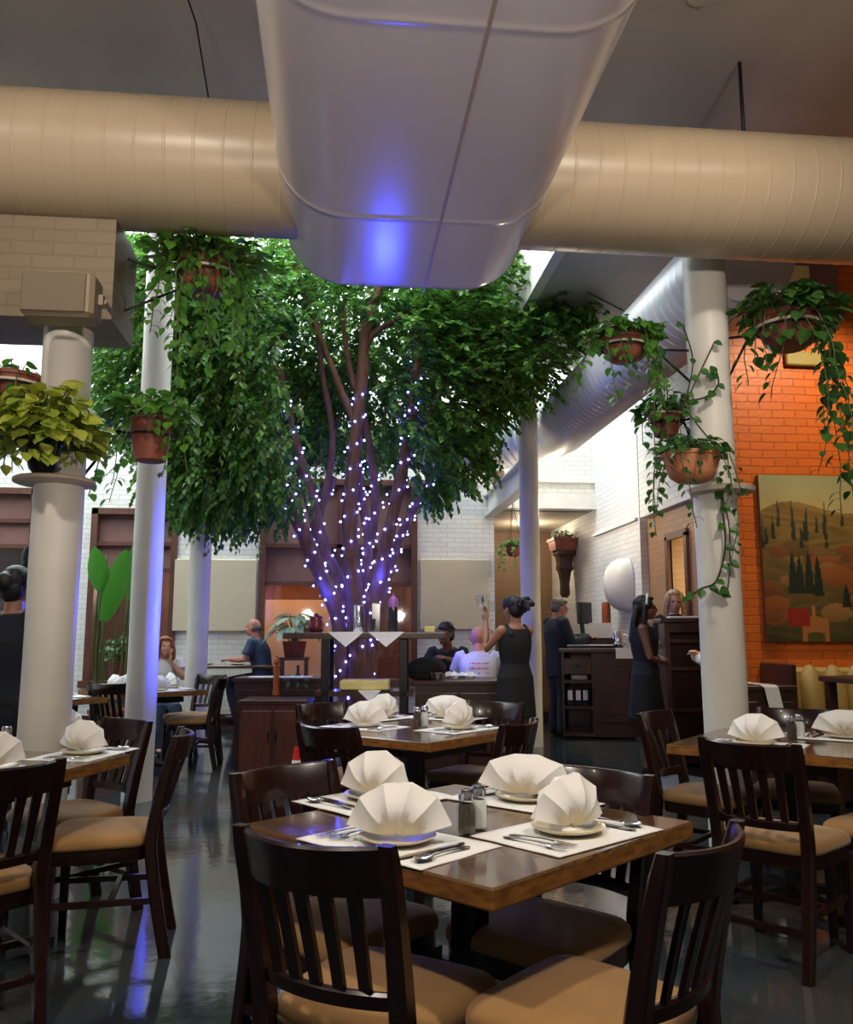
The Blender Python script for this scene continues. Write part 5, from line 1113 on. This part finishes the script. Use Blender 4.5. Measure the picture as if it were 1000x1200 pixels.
# bald man on the stool
p_ = SIT(.60, .11, .42, .10); p_.update(elL=(-.24,.16,.93), wrL=(-.14,.40,.93), elR=(.24,.14,.92), wrR=(.12,.36,.93), anL=(-.1,.30,.22), anR=(.1,.34,.16))
person(-2.22, 11.72, (-.97, .15), 'bald man in a slate blue T-shirt sitting at the tall table by the wall', M['skin_p'], p_, ('fringe', M['hair_g']), (('top', M['slate'], .75), ('trousers', M['denim']), ('shoes', BK)), 1.74)
# woman with auburn hair behind the slim column
p_ = SIT(.46, .09, .42, .05); p_.update(elL=(-.2,.16,.84), wrL=(-.06,.16,1.03), elR=(.2,.2,.80), wrR=(.05,.36,.82), handL=(.1,.1,1))
c_ = person(-3.0, 9.86, (.45, -.9), 'seated woman with auburn hair and white top behind the slim white column', M['skin_l'], p_, ('bob', M['hair_r']), (('top', M['whitecloth'], .5), ('trousers', M['slate']), ('shoes', BK)), 1.62, female=True)
chair(-3.09, 10.04, .45, -.9, 'chair under the woman with auburn hair', off=.15)
# pair at the table behind the right counter
p_ = SIT(.52, .1, .42, .18); p_.update(elL=(-.24,.22,.93), wrL=(-.06,.34,1.0), elR=(.24,.22,.92), wrR=(.08,.36,.98), handL=(.6,.4,.3), handR=(-.6,.4,.3))
person(.30, 10.05, (-.35, -.93), 'young man with curly dark hair and black top leaning on the table', M['skin_d'], p_, ('curly', M['hair_k']), (('top', BK, .7), ('trousers', M['denim']), ('shoes', BK)), 1.72, eyes=True, headyaw=.35)
p_ = SIT(.50, .11, .42, .10); p_.update(elL=(-.25,.16,.86), wrL=(-.14,.38,.85), elR=(.25,.16,.86), wrR=(.14,.38,.85))
person(.54, 8.98, (.0, 1), 'bald man seen from behind in a pale lavender shirt with red print', M['skin_p'], p_, None, (('top', M['lavender'], .8), ('trousers', M['denim']), ('shoes', BK), ('print', M['red'], 3)), 1.70)
chair(.56, 8.72, 0, 1, 'chair under the bald man in the lavender shirt', off=.14)
chair(.30, 10.32, -.3, -.95, 'chair under the young man with curly hair', off=.14)
t6 = copy_tree(t0); place(t6, cw(.42, 9.55), sa); t6.scale = (.75, .75, 1); t6['label'] = 'table between the curly-haired man and the bald man'
vessel('tumbler', [(.03,0),(.036,.12),(.033,.12),(.028,.01)], cw(.2, 9.5, .75), 'glass', 'clear glass in front of the curly-haired man', 'glass')
# server holding up glasses
c_ = person(.79, 7.72, (-.50, .86), 'server in a sleeveless black dress holding up glasses beside the white column', M['skin_m'], dict(elL=(-.24,.12,1.20), wrL=(-.16,.24,1.46), elR=(.20,.14,1.13), wrR=(.02,.30,1.30), handL=(.15,.15,1), handR=(-.3,.5,.8)), ('pony', M['hair_k']), (('dress', BK, (.58, .02)), ('shoes', BK)), 1.63, female=True)
bc = cw(.79, 7.72); ac = cang(-.50, .86)
for k, (x, y, z) in enumerate(((-.19,.29,1.52), (-.10,.33,1.53), (-.02,.34,1.46))):
    q = bc+rotz(ac)@np.array([x, y, z])*.96; wineglass(q, 'stemmed glass held up by the server, %s' % ('outermost', 'middle', 'nearest her face')[k])
# man in the dark suit
person(1.70, 11.25, (.92, .35), 'older man with glasses in a long dark jacket standing at the host counter', M['skin_p'], dict(head=(0,.05,1.56), elL=(-.23,.06,1.12), wrL=(-.18,.30,1.15), elR=(.23,.08,1.13), wrR=(.16,.36,1.18)), ('short', M['hair_g']), (('jacket', NV), ('trousers', NV), ('shoes', BK), ('glasses', M['black'])), 1.78, headpitch=-.25)
# hostess
person(2.05, 8.12, (.97, -.25), 'hostess with long black hair and cream headband, arms crossed, in a black dress', M['skin_d'], dict(elL=(-.21,.05,1.10), wrL=(.04,.17,1.09), elR=(.21,.05,1.10), wrR=(-.02,.20,1.05), handL=(1,.05,.1), handR=(-1,.05,.15)), ('long', M['hair_k']), (('dress', BK, (.52, .05)), ('shoes', BK), ('band', M['cloth'])), 1.65, female=True, eyes=True)
# blonde woman behind the podium
person(2.70, 9.35, (-.15, -1), 'blonde woman in black facing us behind the tall podium', M['skin_l'], dict(elL=(-.22,.05,1.12), wrL=(-.13,.24,1.10), elR=(.22,.05,1.12), wrR=(.13,.24,1.10), head=(0,.035,1.565)), ('bob', M['hair_b']), (('top', BK, .8), ('trousers', BK), ('shoes', BK)), 1.78, female=True, eyes=True, headpitch=-.12)
# guest behind the thick column
person(2.31, 6.72, (-.98, .1), 'person in a white shirt mostly hidden behind the vine-wrapped column, hands showing', M['skin_l'], dict(elL=(-.20,.06,1.07), wrL=(-.06,.20,1.12), elR=(.20,.06,1.07), wrR=(.05,.21,1.14), handL=(.8,.3,.4), handR=(-.8,.3,.4)), ('short', M['hair_k']), (('top', M['whitecloth']), ('trousers', M['denim']), ('shoes', BK)), 1.66)
# ------------------------------------------------------------------ light
w = bpy.data.worlds.new('world'); S.world = w; w.use_nodes = True
w.node_tree.nodes['Background'].inputs['Color'].default_value = (1.0, .92, .78, 1); w.node_tree.nodes['Background'].inputs['Strength'].default_value = .17
def lamp(name, typ, loc, power, col, size=.1, rot=None, spot=None, blend=.6):
    d = bpy.data.lights.new(name, typ); d.energy = power; d.color = col
    if typ in ('POINT', 'SPOT'): d.shadow_soft_size = size
    if typ == 'AREA': d.size = size
    if typ == 'SPOT': d.spot_size = rad(spot); d.spot_blend = blend
    o = bpy.data.objects.new(name, d); COL.objects.link(o); o.location = loc
    if rot is not None: o.rotation_euler = Vector(np.array(rot, float)-np.array(loc, float)).to_track_quat('-Z', 'Y').to_euler()
    return o
WARM = (1.0, .89, .76)
lamp('ceiling_spot', 'SPOT', (-1.3, .6, 4.55), 310, WARM, .12, (-1.0, 3.2, .8), 110)
lamp('ceiling_spot', 'SPOT', (1.8, .8, 4.55), 310, WARM, .12, (1.2, 3.4, .8), 110)
lamp('ceiling_lamp', 'POINT', (-2.6, 2.2, 4.35), 30, WARM, .12)
lamp('ceiling_lamp', 'POINT', (2.7, 2.0, 4.35), 30, WARM, .12)
lamp('duct_fill', 'SPOT', (-1.0, -1.8, 1.9), 300, (1.0,.86,.74), .15, (.2, 2.6, 3.3), 58)  # added pair of fills, in place of floor bounce under the centre duct
lamp('duct_fill', 'SPOT', (1.9, -1.8, 1.9), 300, (1.0,.86,.74), .15, (.5, 2.6, 3.3), 58)
lamp('wall_washer', 'SPOT', (4.2, 5.6, 4.3), 170, (1.0, .80, .55), .1, (4.0, 6.95, 2.2), 100)
lamp('entry_lamp', 'POINT', (2.9, 11.0, 3.0), 40, (1.0, .82, .6), .15)
lamp('corridor_lamp', 'POINT', (3.2, 14.3, 2.95), 35, (1.0, .8, .55), .12)
lamp('podium_fill', 'SPOT', (3.0, 7.4, 4.4), 150, (1.0,.82,.62), .08, (3.5, 9.2, 1.5), 50)  # added fill to brighten the blonde woman's face and hair
BLUE = (.03, .05, 1.0)
for i, (dx, dy, zz, pw) in enumerate(((-.35, -.25, 1.7, 9), (.3, -.2, 1.9, 9))):
    q = at_d(415, 760, TD); lamp('fairy_glow', 'POINT', (q[0]+dx, q[1]+dy, zz), pw, BLUE, .015)
q = cw(-.50, 8.42, 1.34); lamp('blue_flood', 'SPOT', q, 420, BLUE, .10, cw(-.25, 3.9, 3.45), 34, .8)
lamp('blue_flood', 'SPOT', cw(-.75, 7.35, 1.5), 520, BLUE, .05, cw(-2.2, 6.3, 1.6), 80, .9)
lamp('blue_flood', 'SPOT', cw(-.2, 8.7, 1.35), 25, BLUE, .05, cw(.9, 9.0, 1.3), 85, .9)
lamp('beyond_lamp', 'POINT', (-2.6, 14.6, 2.0), 30, (1.0, .75, .5), .12)
lamp('beyond_lamp', 'POINT', (UX(400), 13.3, 3.0), 60, (1.0, .85, .7), .12)
S.view_settings.view_transform = 'Standard'; S.view_settings.look = 'None'; S.view_settings.gamma = 1.0
S.view_settings.use_curve_mapping = False; S.view_settings.exposure = 0.0
S.cycles.max_bounces = 6; S.cycles.diffuse_bounces = 3; S.cycles.glossy_bounces = 3; S.cycles.transmission_bounces = 4; S.cycles.transparent_max_bounces = 6
S.cycles.sample_clamp_indirect = 4.0; S.cycles.use_denoising = True
try: S.cycles.denoiser = 'OPENIMAGEDENOISE'
except Exception: pass
S.cycles.caustics_reflective = False; S.cycles.caustics_refractive = False
